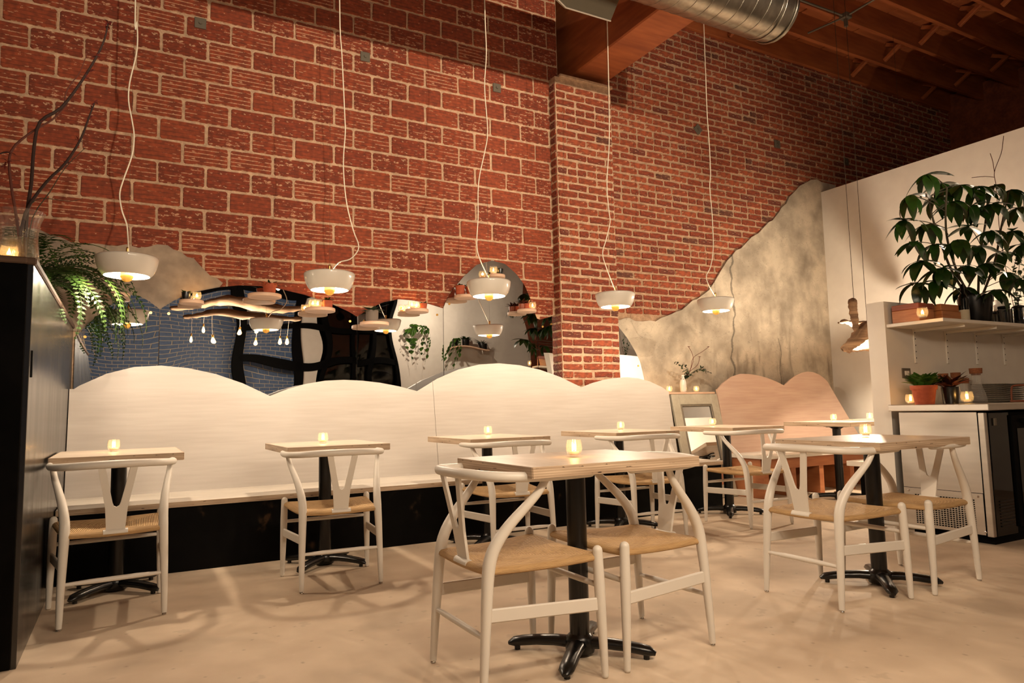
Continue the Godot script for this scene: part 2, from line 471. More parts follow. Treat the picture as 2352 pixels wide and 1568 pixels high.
func scuff_tex() -> ImageTexture:
	# black paint rubbed through to bare wood in places
	var w := 512; var h := 256
	var a := nz(211, 0.012, w, h, 4)
	var b := nz(212, 0.06, w, h, 4, 2, 1)
	var d := PackedByteArray(); d.resize(w * h * 3)
	for i in w * h:
		var col := Color(0.012, 0.011, 0.010).lerp(Color(0.03, 0.026, 0.022), b[i] / 255.0)
		var k := clampf((a[i] / 255.0 - 0.60) * 5.0, 0.0, 1.0) * clampf((b[i] / 255.0 - 0.54) * 5.0, 0.0, 1.0)
		col = col.lerp(Color(0.34, 0.25, 0.17), k * 0.8)
		d[i * 3] = int(col.r * 255.0); d[i * 3 + 1] = int(col.g * 255.0); d[i * 3 + 2] = int(col.b * 255.0)
	return tex(w, h, d)
func cord_tex() -> ImageTexture:
	var w := 64; var h := 256
	var a := nz(221, 0.06, w, h, 4)
	var d := PackedByteArray(); d.resize(w * h * 3)
	for y in h:
		for x in w:
			var i := y * w + x
			var s := absf(sin(PI * y / 8.0))
			var col := Color(0.52, 0.39, 0.24).lerp(Color(0.86, 0.71, 0.50), clampf(s * 0.75 + a[i] / 255.0 * 0.4, 0.0, 1.0))
			d[i * 3] = int(col.r * 255.0); d[i * 3 + 1] = int(col.g * 255.0); d[i * 3 + 2] = int(col.b * 255.0)
	return tex(w, h, d)
func cord_normal() -> ImageTexture:
	var im := Image.create(64, 256, false, Image.FORMAT_RGBA8)
	for y in 256:
		var s := absf(sin(PI * y / 8.0))
		for x in 64:
			var q := s * (0.85 + 0.15 * sin(TAU * (x / 8.0 + y / 16.0)))
			im.set_pixel(x, y, Color(q, q, q))
	im.bump_map_to_normal_map(4.0)
	im.generate_mipmaps()
	return ImageTexture.create_from_image(im)
func plaster_tex() -> ImageTexture:
	# maps x 4.4..8.2, y 0..4 of the wall
	var w := 1024; var h := 1024
	var a := nz(231, 0.006, w, h, 5)
	var b := nz(232, 0.02, w, h, 5)
	var c := nz(233, 0.02, w, h, 4, 1, 5)
	var e := nz(234, 0.05, w, h, 5, 2, 1)
	var d := PackedByteArray(); d.resize(w * h * 3)
	for y in h:
		var yy := 4.0 - y * 4.0 / h
		for x in w:
			var xx := 4.4 + x * 3.8 / w
			var i := y * w + x
			var t := clampf(0.62 + (a[i] / 255.0 - 0.5) * 1.1 + (b[i] / 255.0 - 0.5) * 0.5, 0.0, 1.0)
			var col := Color(0.52, 0.48, 0.42).lerp(Color(0.76, 0.71, 0.63), t)
			# vertical run stains, strongest low on the right half
			var st := clampf((c[i] / 255.0 - 0.60) * 3.2, 0.0, 1.0) * clampf((xx - 5.4) / 1.2, 0.0, 1.0) * clampf(1.0 - absf(yy - 1.4) / 0.9, 0.0, 1.0)
			col = col.lerp(Color(0.34, 0.30, 0.25), st * 0.6)
			# hairline trowel marks
			if absf(e[i] / 255.0 - 0.5) < 0.010 and b[i] > 120: col = col.darkened(0.14)
			# a long crack in the plaster
			var cx := 6.30 - 0.05 * (2.7 - yy) + 0.02 * sin(yy * 7.0) + 0.012 * sin(yy * 29.0) + 0.05 * (b[i] / 255.0 - 0.5)
			if absf(xx - cx) < 0.008 + 0.012 * (b[i] / 255.0) and yy < 2.75: col = col.darkened(0.32)
			var cx2 := 7.02 + 0.015 * sin(yy * 17.0) + 0.02 * sin(yy * 5.0)
			if absf(xx - cx2) < 0.005 and yy < 1.75 and b[i] > 90: col = col.darkened(0.35)
			d[i * 3] = int(col.r * 255.0); d[i * 3 + 1] = int(col.g * 255.0); d[i * 3 + 2] = int(col.b * 255.0)
	return tex(w, h, d)
func floor_mat() -> StandardMaterial3D:
	# worn sealed concrete, one texture over 10 x 10 m
	var w := 1024; var h := 1024
	var a := nz(241, 0.006, w, h, 5)
	var b := nz(242, 0.03, w, h, 5)
	var c := nz(243, 0.011, w, h, 4)
	var f := nz(245, 0.22, w, h, 2)
	var d := PackedByteArray(); d.resize(w * h * 3)
	for i in w * h:
		var t := clampf(0.5 + (a[i] / 255.0 - 0.5) * 1.2 + (b[i] / 255.0 - 0.5) * 0.5, 0.0, 1.0)
		var col := Color(0.70, 0.62, 0.53).lerp(Color(0.84, 0.765, 0.67), t)
		col = col.darkened(0.07 * clampf((c[i] / 255.0 - 0.55) * 5.0, 0.0, 1.0))
		if b[i] > 212: col = col.darkened(0.06)
		if f[i] > 222: col = col.darkened(0.16)
		if f[i] < 26: col = col.lightened(0.10)
		d[i * 3] = int(col.r * 255.0); d[i * 3 + 1] = int(col.g * 255.0); d[i * 3 + 2] = int(col.b * 255.0)
	var m := mat(Color.WHITE, 0.5)
	m.albedo_texture = tex(w, h, d)
	m.roughness_texture = grey_tex(512, 512, nz(244, 0.012, 512, 512, 5), 0.65, 1.0)
	m.roughness = 0.85
	m.metallic_specular = 0.3
	return m

# ------------------------------------------------------------------ the setting
func slab(called: String, c: Vector3, s: Vector3, m: Material, label := "", parent: Node = null) -> MeshInstance3D:
	var g := Geo.new()
	g.box(c, s, 0.0)
	var o := obj(called, g, m, parent)
	if parent == null: struct(o, label)
	return o

# one tile or brick: uneven outline, chamfered front, textured face
func clay_geo(w: float, h: float, d: float, bev: float, wob: float, s: int, cut := 0.0) -> Geo:
	var r := RandomNumberGenerator.new(); r.seed = s
	var g := Geo.new()
	var f := []; var o := []
	var hw := w * 0.5; var hh := h * 0.5
	var c := cut
	var ring := [Vector2(-hw + c, -hh), Vector2(0, -hh), Vector2(hw - c, -hh), Vector2(hw, -hh + c), Vector2(hw, hh - c), Vector2(hw - c, hh), Vector2(0, hh), Vector2(-hw + c, hh), Vector2(-hw, hh - c), Vector2(-hw, -hh + c)]
	for q in ring:
		var j := Vector2(r.randf_range(-wob, wob), r.randf_range(-wob, wob) * 0.8)
		o.append(q + j)
		f.append(Vector2(q.x * (1.0 - bev / hw), q.y * (1.0 - bev / hh)) + j)
	var nf := Vector3(0, 0, 1)
	var uv := func(p: Vector2) -> Vector2: return Vector2(0.5 + p.x / w, 0.5 - p.y / h).clamp(Vector2(0.01, 0.01), Vector2(0.99, 0.99))
	var n := ring.size()
	for k in n:
		var l := (k + 1) % n
		var a: Vector2 = f[k]; var b: Vector2 = f[l]; var e: Vector2 = o[k]; var q: Vector2 = o[l]
		g.tri(Vector3(0, 0, d), Vector3(a.x, a.y, d), Vector3(b.x, b.y, d), nf, nf, nf, Vector2(0.5, 0.5), uv.call(a), uv.call(b))
		g.quad(Vector3(e.x, e.y, -0.004), Vector3(q.x, q.y, -0.004), Vector3(b.x, b.y, d), Vector3(a.x, a.y, d), uv.call(e), uv.call(q), uv.call(b), uv.call(a))
	return g

func build_tile_wall() -> void:
	var wall := slab("wall_back", Vector3(0.35, 2.85, Z_TILE - 0.115), Vector3(6.75, 5.7, 0.23), M.mortar, "wall of ribbed red clay tiles behind the long bench")
	var meshes := []
	for k in M.tile.size():
		for j in 2:
			meshes.append(clay_geo(0.322, 0.160, 0.008, 0.005, 0.0032, 500 + k * 3 + j, 0.012).mesh(M.tile[k]))
	rng.seed = 11
	for row in range(-13, 11):
		var y := 3.49 + row * 0.1727
		var ph := -0.516 if posmod(row, 2) == 0 else -0.682
		var k0 := -2
		for k in range(k0, 14):
			var x0: float = ph + k * 0.335
			var lim := 3.69 if y < 4.3 else 3.79
			var x1: float = minf(x0 + 0.335, lim)
			if x1 - x0 < 0.07 or x0 > lim: continue
			# wholly behind the mirrors or the bench
			var mx := (x0 + x1) * 0.5
			if y < mirror_top(mx) - 0.14: continue
			if mx < 0.15 and y < 2.02: continue
			var w := (x1 - x0) / 0.335
			var pick := rng.randi() % meshes.size()
			# the ribbed ones gather lower on the wall
			if y < 3.1 and rng.randf() < 0.45: pick = [0, 1, 6, 7, 2, 3][rng.randi() % 6]
			var t := Transform3D(Basis.from_scale(Vector3(w * rng.randf_range(0.985, 1.012), rng.randf_range(0.97, 1.02), 1.0)).rotated(Vector3.BACK, rng.randf_range(-0.004, 0.004)), Vector3(mx, y, Z_TILE + rng.randf_range(-0.003, 0.002)))
			put("clay_tile", meshes[pick], wall, t)
	# grey cement patch left of the mirrors
	var g := Geo.new()
	var pts := PackedVector2Array()
	for p in [[-40, 522], [0, 518], [50, 520], [90, 527], [118, 540], [140, 545], [165, 557], [190, 562], [215, 559], [240, 562], [262, 566], [290, 561], [318, 569], [340, 567], [362, 561], [385, 563], [400, 574], [415, 578], [430, 590], [445, 593], [458, 608], [470, 620], [484, 634], [500, 640], [512, 650], [470, 700], [380, 760], [-40, 760]]:
		var q := onz(p[0], p[1], Z_TILE + 0.012)
		pts.append(Vector2(q.x, q.y))
	g.prism(pts, Z_TILE - 0.01, Z_TILE + 0.014)
	obj("cement_patch", g, M.cement, wall).set_meta("label", "smooth grey cement patch")
	# square anchor plates
	for p in [[460, 55, "grey steel anchor plate on the tile wall between two pendant cords"], [838, 132, "grey steel anchor plate on the tile wall next to the side-looped pendant's cord"], [1140, 203, "grey steel anchor plate on the tile wall close to the brick pilaster"]]:
		var q := onz(p[0], p[1], Z_TILE)
		var h := Geo.new()
		h.box(Vector3(0, 0, 0.012), Vector3(0.085, 0.085, 0.012), 0.002)
		h.tube([Vector3(0, 0, 0.015), Vector3(0, 0, 0.03)], [0.014], 8)
		var o := obj("anchor_plate", h, M.plate, null, Transform3D(Basis.IDENTITY, Vector3(q.x, q.y, Z_TILE)))
		tag(o, p[2], "plate", "anchor plates on the tile wall")

func brick_row(parent: Node, meshes: Array, half: Array, x0: float, x1: float, y: float, z: float, phase: float, header: bool, keep: Callable, rest: Geo) -> int:
	var pitch := 0.121 if header else 0.242
	var k := int(floor((x0 - phase) / pitch)) - 1
	var made := 0
	while true:
		var a := phase + k * pitch
		k += 1
		if a > x1: break
		var b := a + pitch
		a = maxf(a, x0); b = minf(b, x1)
		if b - a < 0.05: continue
		var c := (a + b) * 0.5
		var s: Array = half if header else meshes
		var w := (b - a) / pitch
		var rr := rng.randf()
		var tone := rng.randi() % 4
		if rr < 0.09: tone = 4
		elif rr < 0.115: tone = 5
		var m: ArrayMesh = s[tone * 3 + rng.randi() % 3]
		var t := Transform3D(Basis.from_scale(Vector3(w * rng.randf_range(0.96, 1.02), rng.randf_range(0.90, 1.03), 1.0)).rotated(Vector3.BACK, rng.randf_range(-0.018, 0.018)), Vector3(c + rng.randf_range(-0.004, 0.004), y + rng.randf_range(-0.003, 0.003), z + rng.randf_range(-0.005, 0.004)))
		var verdict: int = keep.call(c, y, made)
		if verdict == 0: continue
		if verdict == 1:
			put("brick", m, parent, t)
			made += 1
		else:
			rest_of[tone].add(src_of[m], t)
	return made

var rest_of := []
var src_of := {}
func build_brick_walls() -> void:
	var full := []; var half := []
	for k in M.brick.size():
		for j in 3:
			var g := clay_geo(0.228, 0.063, 0.010, 0.005, 0.0042, 900 + k * 7 + j, 0.009)
			var m := g.mesh(M.brick[k]); full.append(m); src_of[m] = g
			var g2 := clay_geo(0.108, 0.063, 0.010, 0.005, 0.0042, 1900 + k * 7 + j, 0.010)
			var m2 := g2.mesh(M.brick[k]); half.append(m2); src_of[m2] = g2
	for k in M.brick.size(): rest_of.append(Geo.new())
	# pilaster
	rng.seed = 21
	var pil := slab("pilaster", Vector3(4.033, 2.14, -5.858), Vector3(0.690, 4.28, 0.344), M.mortar, "brick pilaster carrying the timber beam")
	var row := 0
	var y := 1.19
	while y < 4.24:
		var hd := posmod(row, 8) == 3
		brick_row(pil, full, half, 3.688, 4.378, y, Z_PIL - 0.006, 3.683 - (0.0 if row % 2 == 0 else 0.121), hd, func(_c, _y, _m): return 1, null)
		# return bricks on the left side of the pilaster
		var t := Transform3D(Basis(Vector3.UP, -PI * 0.5) * Basis.from_scale(Vector3(0.9 if row % 2 == 0 else 0.82, 1.0, 1.0)), Vector3(3.688, y, Z_PIL - 0.058))
		put("brick", half[(rng.randi() % 5) * 3], pil, t)
		row += 1
		y += 0.0785
	var cap := Geo.new()
	cap.box(Vector3(4.06, 4.288, Z_PIL - 0.10), Vector3(0.66, 0.035, 0.26), 0.008)
	obj("mortar_cap", cap, M.mortar, pil)
	# wall right of the pilaster
	rng.seed = 31
	var wall := slab("wall_far", Vector3(7.79, 2.85, Z_BRK - 0.12), Vector3(6.84, 5.7, 0.24), M.mortar_dark, "old brick wall with broken plaster right of the pilaster")
	row = 0
	y = 1.98
	var count := [0]
	var keep := func(c: float, yy: float, _m: int) -> int:
		if yy < plaster_top(c) - 0.05 and c < 8.05: return 0
		if c > 8.0 and yy < 3.5: return 0
		# the bricks that show largest stand low and close to the pilaster
		if count[0] < 300 and c < 6.35 and yy < 3.75:
			count[0] += 1
			return 1
		return 2
	while y < 5.46:
		var hd := posmod(row, 8) == 1
		brick_row(wall, full, half, 4.36, 11.2, y, Z_BRK, 4.82 if row % 2 == 1 else 4.932, hd, keep, null)
		row += 1
		y += 0.0785
	for k in rest_of.size():
		if rest_of[k].v.size() > 0:
			var o := obj("brickwork", rest_of[k], M.brick[k], wall)
			o.set_meta("kind", "stuff")
	# plaster that still clings to the wall
	var g := Geo.new()
	var pts := PackedVector2Array()
	pts.append(Vector2(4.36, 0.0))
	for p in plaster_px:
		var q := onz(p[0], p[1], Z_BRK + 0.02)
		pts.append(Vector2(q.x, q.y))
	pts.append(Vector2(8.3, 3.86)); pts.append(Vector2(8.3, 0.0))
	var idx := Geometry2D.triangulate_polygon(pts)
	var zf := Z_BRK + 0.026
	var uv := func(a: Vector2) -> Vector2: return Vector2((a.x - 4.4) / 3.8, 1.0 - a.y / 4.0)
	for k in range(0, idx.size(), 3):
		var a := pts[idx[k]]; var b := pts[idx[k + 1]]; var c := pts[idx[k + 2]]
		g.tri(Vector3(a.x, a.y, zf), Vector3(b.x, b.y, zf), Vector3(c.x, c.y, zf), Vector3.BACK, Vector3.BACK, Vector3.BACK, uv.call(a), uv.call(b), uv.call(c))
	for k in pts.size():
		var a := pts[k]; var b := pts[(k + 1) % pts.size()]
		g.quad(Vector3(a.x, a.y, zf), Vector3(b.x, b.y, zf), Vector3(b.x, b.y, Z_BRK - 0.01), Vector3(a.x, a.y, Z_BRK - 0.01), uv.call(a), uv.call(b), uv.call(b), uv.call(a))
	obj("plaster", g, M.plaster, wall).set_meta("label", "stained grey plaster with a ragged broken edge")
	for p in [[1601, 298, 0.78, "diamond-turned steel anchor plate on the brick wall"], [1783, 332, 0.0, "square steel anchor plate high on the brick wall above the plaster"], [1941, 372, 0.0, "square steel anchor plate behind the driftwood lamp's wires"]]:
		var q := onz(p[0], p[1], Z_BRK)
		var h := Geo.new()
		h.box(Vector3(0, 0, 0.016), Vector3(0.10, 0.10, 0.012), 0.002)
		h.tube([Vector3(0, 0, 0.015), Vector3(0, 0, 0.034)], [0.014], 8)
		var o := obj("anchor_plate", h, M.plate, null, Transform3D(Basis(Vector3.BACK, p[2]), Vector3(q.x, q.y, Z_BRK)))
		tag(o, p[3], "plate", "anchor plates on the brick wall")

const plaster_px := [[1400, 735], [1422, 735], [1434, 731], [1445, 730], [1458, 737], [1475, 738], [1492, 736], [1505, 738], [1518, 730], [1540, 722], [1552, 716], [1565, 712], [1577, 702], [1590, 690], [1600, 687], [1615, 676], [1628, 666], [1640, 648], [1655, 622], [1670, 598], [1680, 588], [1690, 575], [1702, 570], [1725, 545], [1742, 535], [1765, 510], [1774, 506], [1790, 485], [1794, 477], [1805, 468], [1812, 452], [1825, 440], [1836, 427], [1850, 420], [1862, 413], [1875, 412], [1886, 418]]
func plaster_top(x: float) -> float:
	var last := Vector3.ZERO
	for k in plaster_px.size():
		var q := onz(plaster_px[k][0], plaster_px[k][1], Z_BRK + 0.02)
		if q.x > x:
			if k == 0: return q.y
			return lerpf(last.y, q.y, (x - last.x) / (q.x - last.x))
		last = q
	return last.y

func build_room() -> void:
	# floor
	var fg := Geo.new()
	fg.quad(Vector3(-4.4, 0, 3.4), Vector3(11.6, 0, 3.4), Vector3(11.6, 0, -6.3), Vector3(-4.4, 0, -6.3), Vector2(-0.44, 0.34), Vector2(1.16, 0.34), Vector2(1.16, -0.63), Vector2(-0.44, -0.63))
	fg.box(Vector3(3.6, -0.1, -1.45), Vector3(16.0, 0.19, 9.7))
	struct(obj("floor", fg, M.floor), "worn sealed concrete floor")
	build_tile_wall()
	build_brick_walls()
	# white partition wall, left wall, front wall behind the photographer
	slab("wall_right", Vector3(X_WHT + 0.06, 1.86, -2.73), Vector3(0.12, 3.72, 6.46), M.white_wall, "tall white painted partition wall")
	slab("wall_right_outer", Vector3(11.3, 2.85, -1.4), Vector3(0.2, 5.7, 9.6), M.masonry, "brick-coloured end wall behind the white partition")
	slab("wall_left", Vector3(-4.1, 2.85, -1.2), Vector3(0.2, 5.7, 9.4), M.white_wall, "white side wall")
	slab("wall_back_left", Vector3(-3.6, 2.85, Z_TILE - 0.115), Vector3(1.2, 5.7, 0.23), M.mortar_dark, "masonry wall behind the bar")
	slab("wall_front", Vector3(6.475, 2.85, 2.5), Vector3(3.15, 5.7, 0.2), M.white_wall, "white wall facing the mirrors")
	slab("wall_front_outer", Vector3(9.7, 2.85, 2.5), Vector3(3.3, 5.7, 0.2), M.masonry, "brick-coloured front wall beyond the white partition")
	# blue tiled wall
	var bw := slab("wall_front_tiled", Vector3(-0.5, 2.85, 3.2), Vector3(7.6, 5.7, 0.2), M.grout, "wall of blue glazed tiles in running bond facing the mirrors")
	var bt := Geo.new()
	rng.seed = 41
	var yy := 0.05
	var r := 0
	while yy < 4.3:
		var xx := -2.6 + (0.0 if r % 2 == 0 else 0.11)
		while xx < 3.2:
			bt.box(Vector3(xx, yy, 3.096), Vector3(0.206, 0.064, 0.012), 0.002)
			xx += 0.218
		yy += 0.076
		r += 1
	obj("glazed_tiles", bt, M.blue_tile, bw).set_meta("kind", "stuff")
	# black steel window with its dark panes
	var win := Node3D.new()
	win.name = "window_1"; add_child(win); struct(win, "black steel grid window between the blue tiles and the white wall")
	var panes := Geo.new()
	panes.box(Vector3(4.15, 2.0, 2.56), Vector3(1.5, 4.0, 0.012))
	obj("pane", panes, M.black_glass, win)
	for x in [1.80, 2.95, 3.45, 3.98, 4.45, 4.86]:
		var g := Geo.new()
		g.box(Vector3(x, 1.95, 2.46), Vector3(0.16 if x < 3.2 else 0.09, 3.9, 0.10), 0.004)
		obj("mullion", g, M.black_frame, win)
	for yb in [0.05, 1.02, 1.92, 2.64, 3.30]:
		var g := Geo.new()
		g.box(Vector3(3.33, yb, 2.45), Vector3(3.06, 0.13, 0.08), 0.004)
		obj("transom", g, M.black_frame, win)
	var hd := Geo.new()
	hd.box(Vector3(0.3, 3.28, 2.46), Vector3(3.0, 0.14, 0.12), 0.004)
	obj("header", hd, M.black_frame, win)
	slab("trim_1", Vector3(3.17, 2.85, 2.62), Vector3(0.36, 5.7, 0.3), M.white_wall, "white column beside the steel window")
	# ceiling boards
	var ce := slab("ceiling", Vector3(3.6, 5.80, -1.4), Vector3(15.4, 0.1, 9.6), M.fir, "timber ceiling with joists and cross bracing")
	for k in 15:
		var g := Geo.new()
		g.box(Vector3(7.9, 5.59, -5.93 + k * 0.48), Vector3(6.9, 0.32, 0.05), 0.004)
		obj("joist", g, M.fir, ce)
		var g2 := Geo.new()
		g2.box(Vector3(-0.1, 5.59, -5.70 + k * 0.48), Vector3(7.8, 0.32, 0.05), 0.004)
		if k < 14: obj("joist", g2, M.fir, ce)
	for k in 8:
		for x in [6.4, 8.75, 10.4]:
			var z0 := -5.9 + k * 0.48
			for s in [0, 1]:
				var g := Geo.new()
				var a := Vector3(x + s * 0.07, 5.46 if s == 0 else 5.72, z0)
				var b := Vector3(x + s * 0.07, 5.72 if s == 0 else 5.46, z0 + 0.48)
				var t := Transform3D(Basis.looking_at(b - a, Vector3.RIGHT), (a + b) * 0.5)
				g.box(Vector3.ZERO, Vector3(0.05, 0.04, a.distance_to(b) - 0.04), 0.003, t)
				obj("bridging", g, M.fir, ce)
	# roof boards seen between the joists
	for k in 12:
		var g := Geo.new()
		g.box(Vector3(4.9 + k * 0.5, 5.745, -3.4), Vector3(0.47, 0.02, 5.2), 0.002)
		obj("roof_board", g, M.fir, ce)
	slab("trim_2", Vector3(3.76, 4.99, Z_TILE - 0.115), Vector3(0.07, 1.40, 0.23), M.mortar, "edge of the tile wall beside the beam pocket")
	slab("wall_back_upper", Vector3(4.05, 5.0, -6.23), Vector3(0.72, 1.5, 0.06), M.mortar_dark, "masonry behind the end of the timber beam")
	# timber girder on the pilaster
	var bm := Geo.new()
	bm.box(Vector3(4.16, 4.90, -1.90), Vector3(0.42, 1.05, 8.4), 0.012)
	tag(obj("timber_beam", bm, M.fir), "heavy orange-brown timber beam resting on the brick pilaster", "beam")

# ------------------------------------------------------------------ mirrors
const mirror_px := [[150, 800], [200, 745], [255, 700], [278, 683], [300, 676], [320, 680], [340, 690], [367, 710], [400, 690], [450, 670], [500, 660], [550, 655], [600, 657], [650, 665], [700, 677], [760, 697], [800, 715], [820, 727], [850, 708], [880, 694], [915, 687], [950, 690], [985, 698], [1018, 708], [1025, 690], [1040, 665], [1065, 635], [1095, 608], [1130, 598], [1160, 606], [1185, 628], [1205, 655], [1220, 690], [1232, 730], [1240, 734], [1262, 728], [1290, 718]]
func px_top(list: Array, x: float, z: float) -> float:
	var last := Vector3.ZERO
	for k in list.size():
		var q := onz(list[k][0], list[k][1], z)
		if q.x > x:
			if k == 0: return q.y
			return lerpf(last.y, q.y, (x - last.x) / maxf(q.x - last.x, 1e-5))
		last = q
	return last.y
func mirror_top(x: float) -> float:
	return px_top(mirror_px, x, Z_MIR)
func mirror_sheet(x0: float, x1: float, y0: float, list: Array, z: float, s: int) -> Geo:
	# a sheet that bulges and dips by half a millimetre, as acrylic mirror does
	var f := FastNoiseLite.new(); f.seed = s; f.frequency = 1.5; f.fractal_octaves = 1
	var g := Geo.new()
	var rows := []
	var nr := 30
	var nc := maxi(int((x1 - x0) / 0.018), 8)
	for i in nr + 1:
		var row := PackedVector3Array()
		for j in nc + 1:
			var x := lerpf(x0, x1, float(j) / nc)
			var y := lerpf(y0, px_top(list, x, z), float(i) / nr)
			row.append(Vector3(x, y, z + f.get_noise_2d(x * 1.3, y) * 0.0011))
		rows.append(row)
	g.surf(rows)
	return g
func mirror_rim(x0: float, x1: float, y0: float, list: Array, z: float) -> Geo:
	var g := Geo.new()
	var nc := maxi(int((x1 - x0) / 0.018), 8)
	var pts := PackedVector2Array([Vector2(x0, y0)])
	for j in nc + 1:
		var x := lerpf(x0, x1, float(j) / nc)
		pts.append(Vector2(x, px_top(list, x, z)))
	pts.append(Vector2(x1, y0))
	g.prism(pts, z - 0.009, z - 0.003)
	return g
func build_mirrors() -> void:
	var xs := [-0.335, 0.194, 1.686, 2.477, 3.462, 3.683]
	var lab := ["cloud-topped wall mirror half hidden by the hanging fern", "wide cloud-topped wall mirror reflecting the blue tiles", "short cloud-topped wall mirror with vines reflected in it", "tall arched wall mirror under the pendant lamps", "narrow dark wall mirror against the brick pilaster"]
	for k in 5:
		var t := thing("wall_mirror", lab[k], "mirror", Vector3.ZERO, 0.0, "cloud mirrors along the bench")
		obj("mirror_sheet", mirror_sheet(xs[k] + 0.002, xs[k + 1] - 0.002, 0.95, mirror_px, Z_MIR, 7 + k), M.mirror, t)
		obj("backing", mirror_rim(xs[k] + 0.002, xs[k + 1] - 0.002, 0.95, mirror_px, Z_MIR), M.mirror_edge, t)
		var n := 2 if k in [0, 4] else 3
		for j in n:
			var x := lerpf(xs[k] + 0.06, xs[k + 1] - 0.06, float(j) / (n - 1))
			var g := Geo.new()
			g.tube([Vector3(x, mirror_top(x) - 0.075, Z_MIR), Vector3(x, mirror_top(x) - 0.075, Z_MIR + 0.004)], [0.010], 12)
			obj("brass_screw", g, M.brass, t)
	var l5 := [[1395, 715], [1422, 752], [1440, 775], [1458, 805], [1470, 830], [1480, 872], [1484, 900]]
	var t5 := thing("wall_mirror", "sloping-edged wall mirror between the brick pilaster and the plaster", "mirror", Vector3.ZERO, 0.0, "cloud mirrors along the bench")
	obj("mirror_sheet", mirror_sheet(4.385, 4.885, 0.95, l5, Z_BRK + 0.045, 17), M.mirror, t5)
	obj("backing", mirror_rim(4.385, 4.885, 0.95, l5, Z_BRK + 0.045), M.mirror_edge, t5)
	var sg := Geo.new()
	sg.tube([Vector3(4.80, 1.38, Z_BRK + 0.045), Vector3(4.80, 1.38, Z_BRK + 0.05)], [0.010], 12)
	obj("brass_screw", sg, M.brass, t5)

# ------------------------------------------------------------------ benches
const LEAN := 0.155
func on_back(x: float, y: float) -> Vector3:
	# where the pixel meets the leaning backboard plane z = -5.45 - LEAN * (y - 0.43)
	var d := ray(x, y)
	var k := (-5.45 - LEAN * (EYE.y - 0.43)) / (d.z + LEAN * d.y)
	return EYE + d * k
func back_frame() -> Transform3D:
	var yv := Vector3(0, 1, -LEAN).normalized()
	return Transform3D(Basis(Vector3.RIGHT, yv, Vector3.RIGHT.cross(yv)), Vector3(0, 0.43, -5.45))
func board_poly(list: Array, x0: float, x1: float) -> PackedVector2Array:
	var inv := back_frame().affine_inverse()
	var src := []
	for p in list: src.append(inv * on_back(p[0], p[1]))
	var pts := []
	for k in src.size() - 1:
		for j in 5:
			pts.append(src[k].lerp(src[k + 1], j / 5.0))
	pts.append(src[src.size() - 1])
	var out := PackedVector2Array([Vector2(x0, -0.02)])
	var last: Vector3 = pts[0]
	for q in pts:
		if q.x >= x0 and last.x < x0 and out.size() == 1: out.append(Vector2(x0, q.y))
		if q.x > x0 + 0.004 and q.x < x1 - 0.004: out.append(Vector2(q.x, q.y))
		if q.x >= x1:
			out.append(Vector2(x1, lerpf(last.y, q.y, (x1 - last.x) / maxf(q.x - last.x, 1e-5))))
			break
		last = q
	out.append(Vector2(x1, -0.02))
	return out
func arc_px(a: Array, n := 8) -> Array:
	# smooth humps: [x0,y0,xm,ym,x1,y1] as half sine through three points
	var out := []
	for h in a:
		for k in n + 1:
			var u := float(k) / n
			var x := lerpf(h[0], h[4], u)
			var um: float = (h[2] - h[0]) / (h[4] - h[0])
			var y: float
			if x <= h[2]: y = h[3] + (h[1] - h[3]) * pow((h[2] - x) / (h[2] - h[0]), 2.0)
			else: y = h[3] + (h[5] - h[3]) * pow((x - h[2]) / (h[4] - h[2]), 2.0)
			if k == 0 and out.size() > 0: continue
			out.append([x, y])
	return out
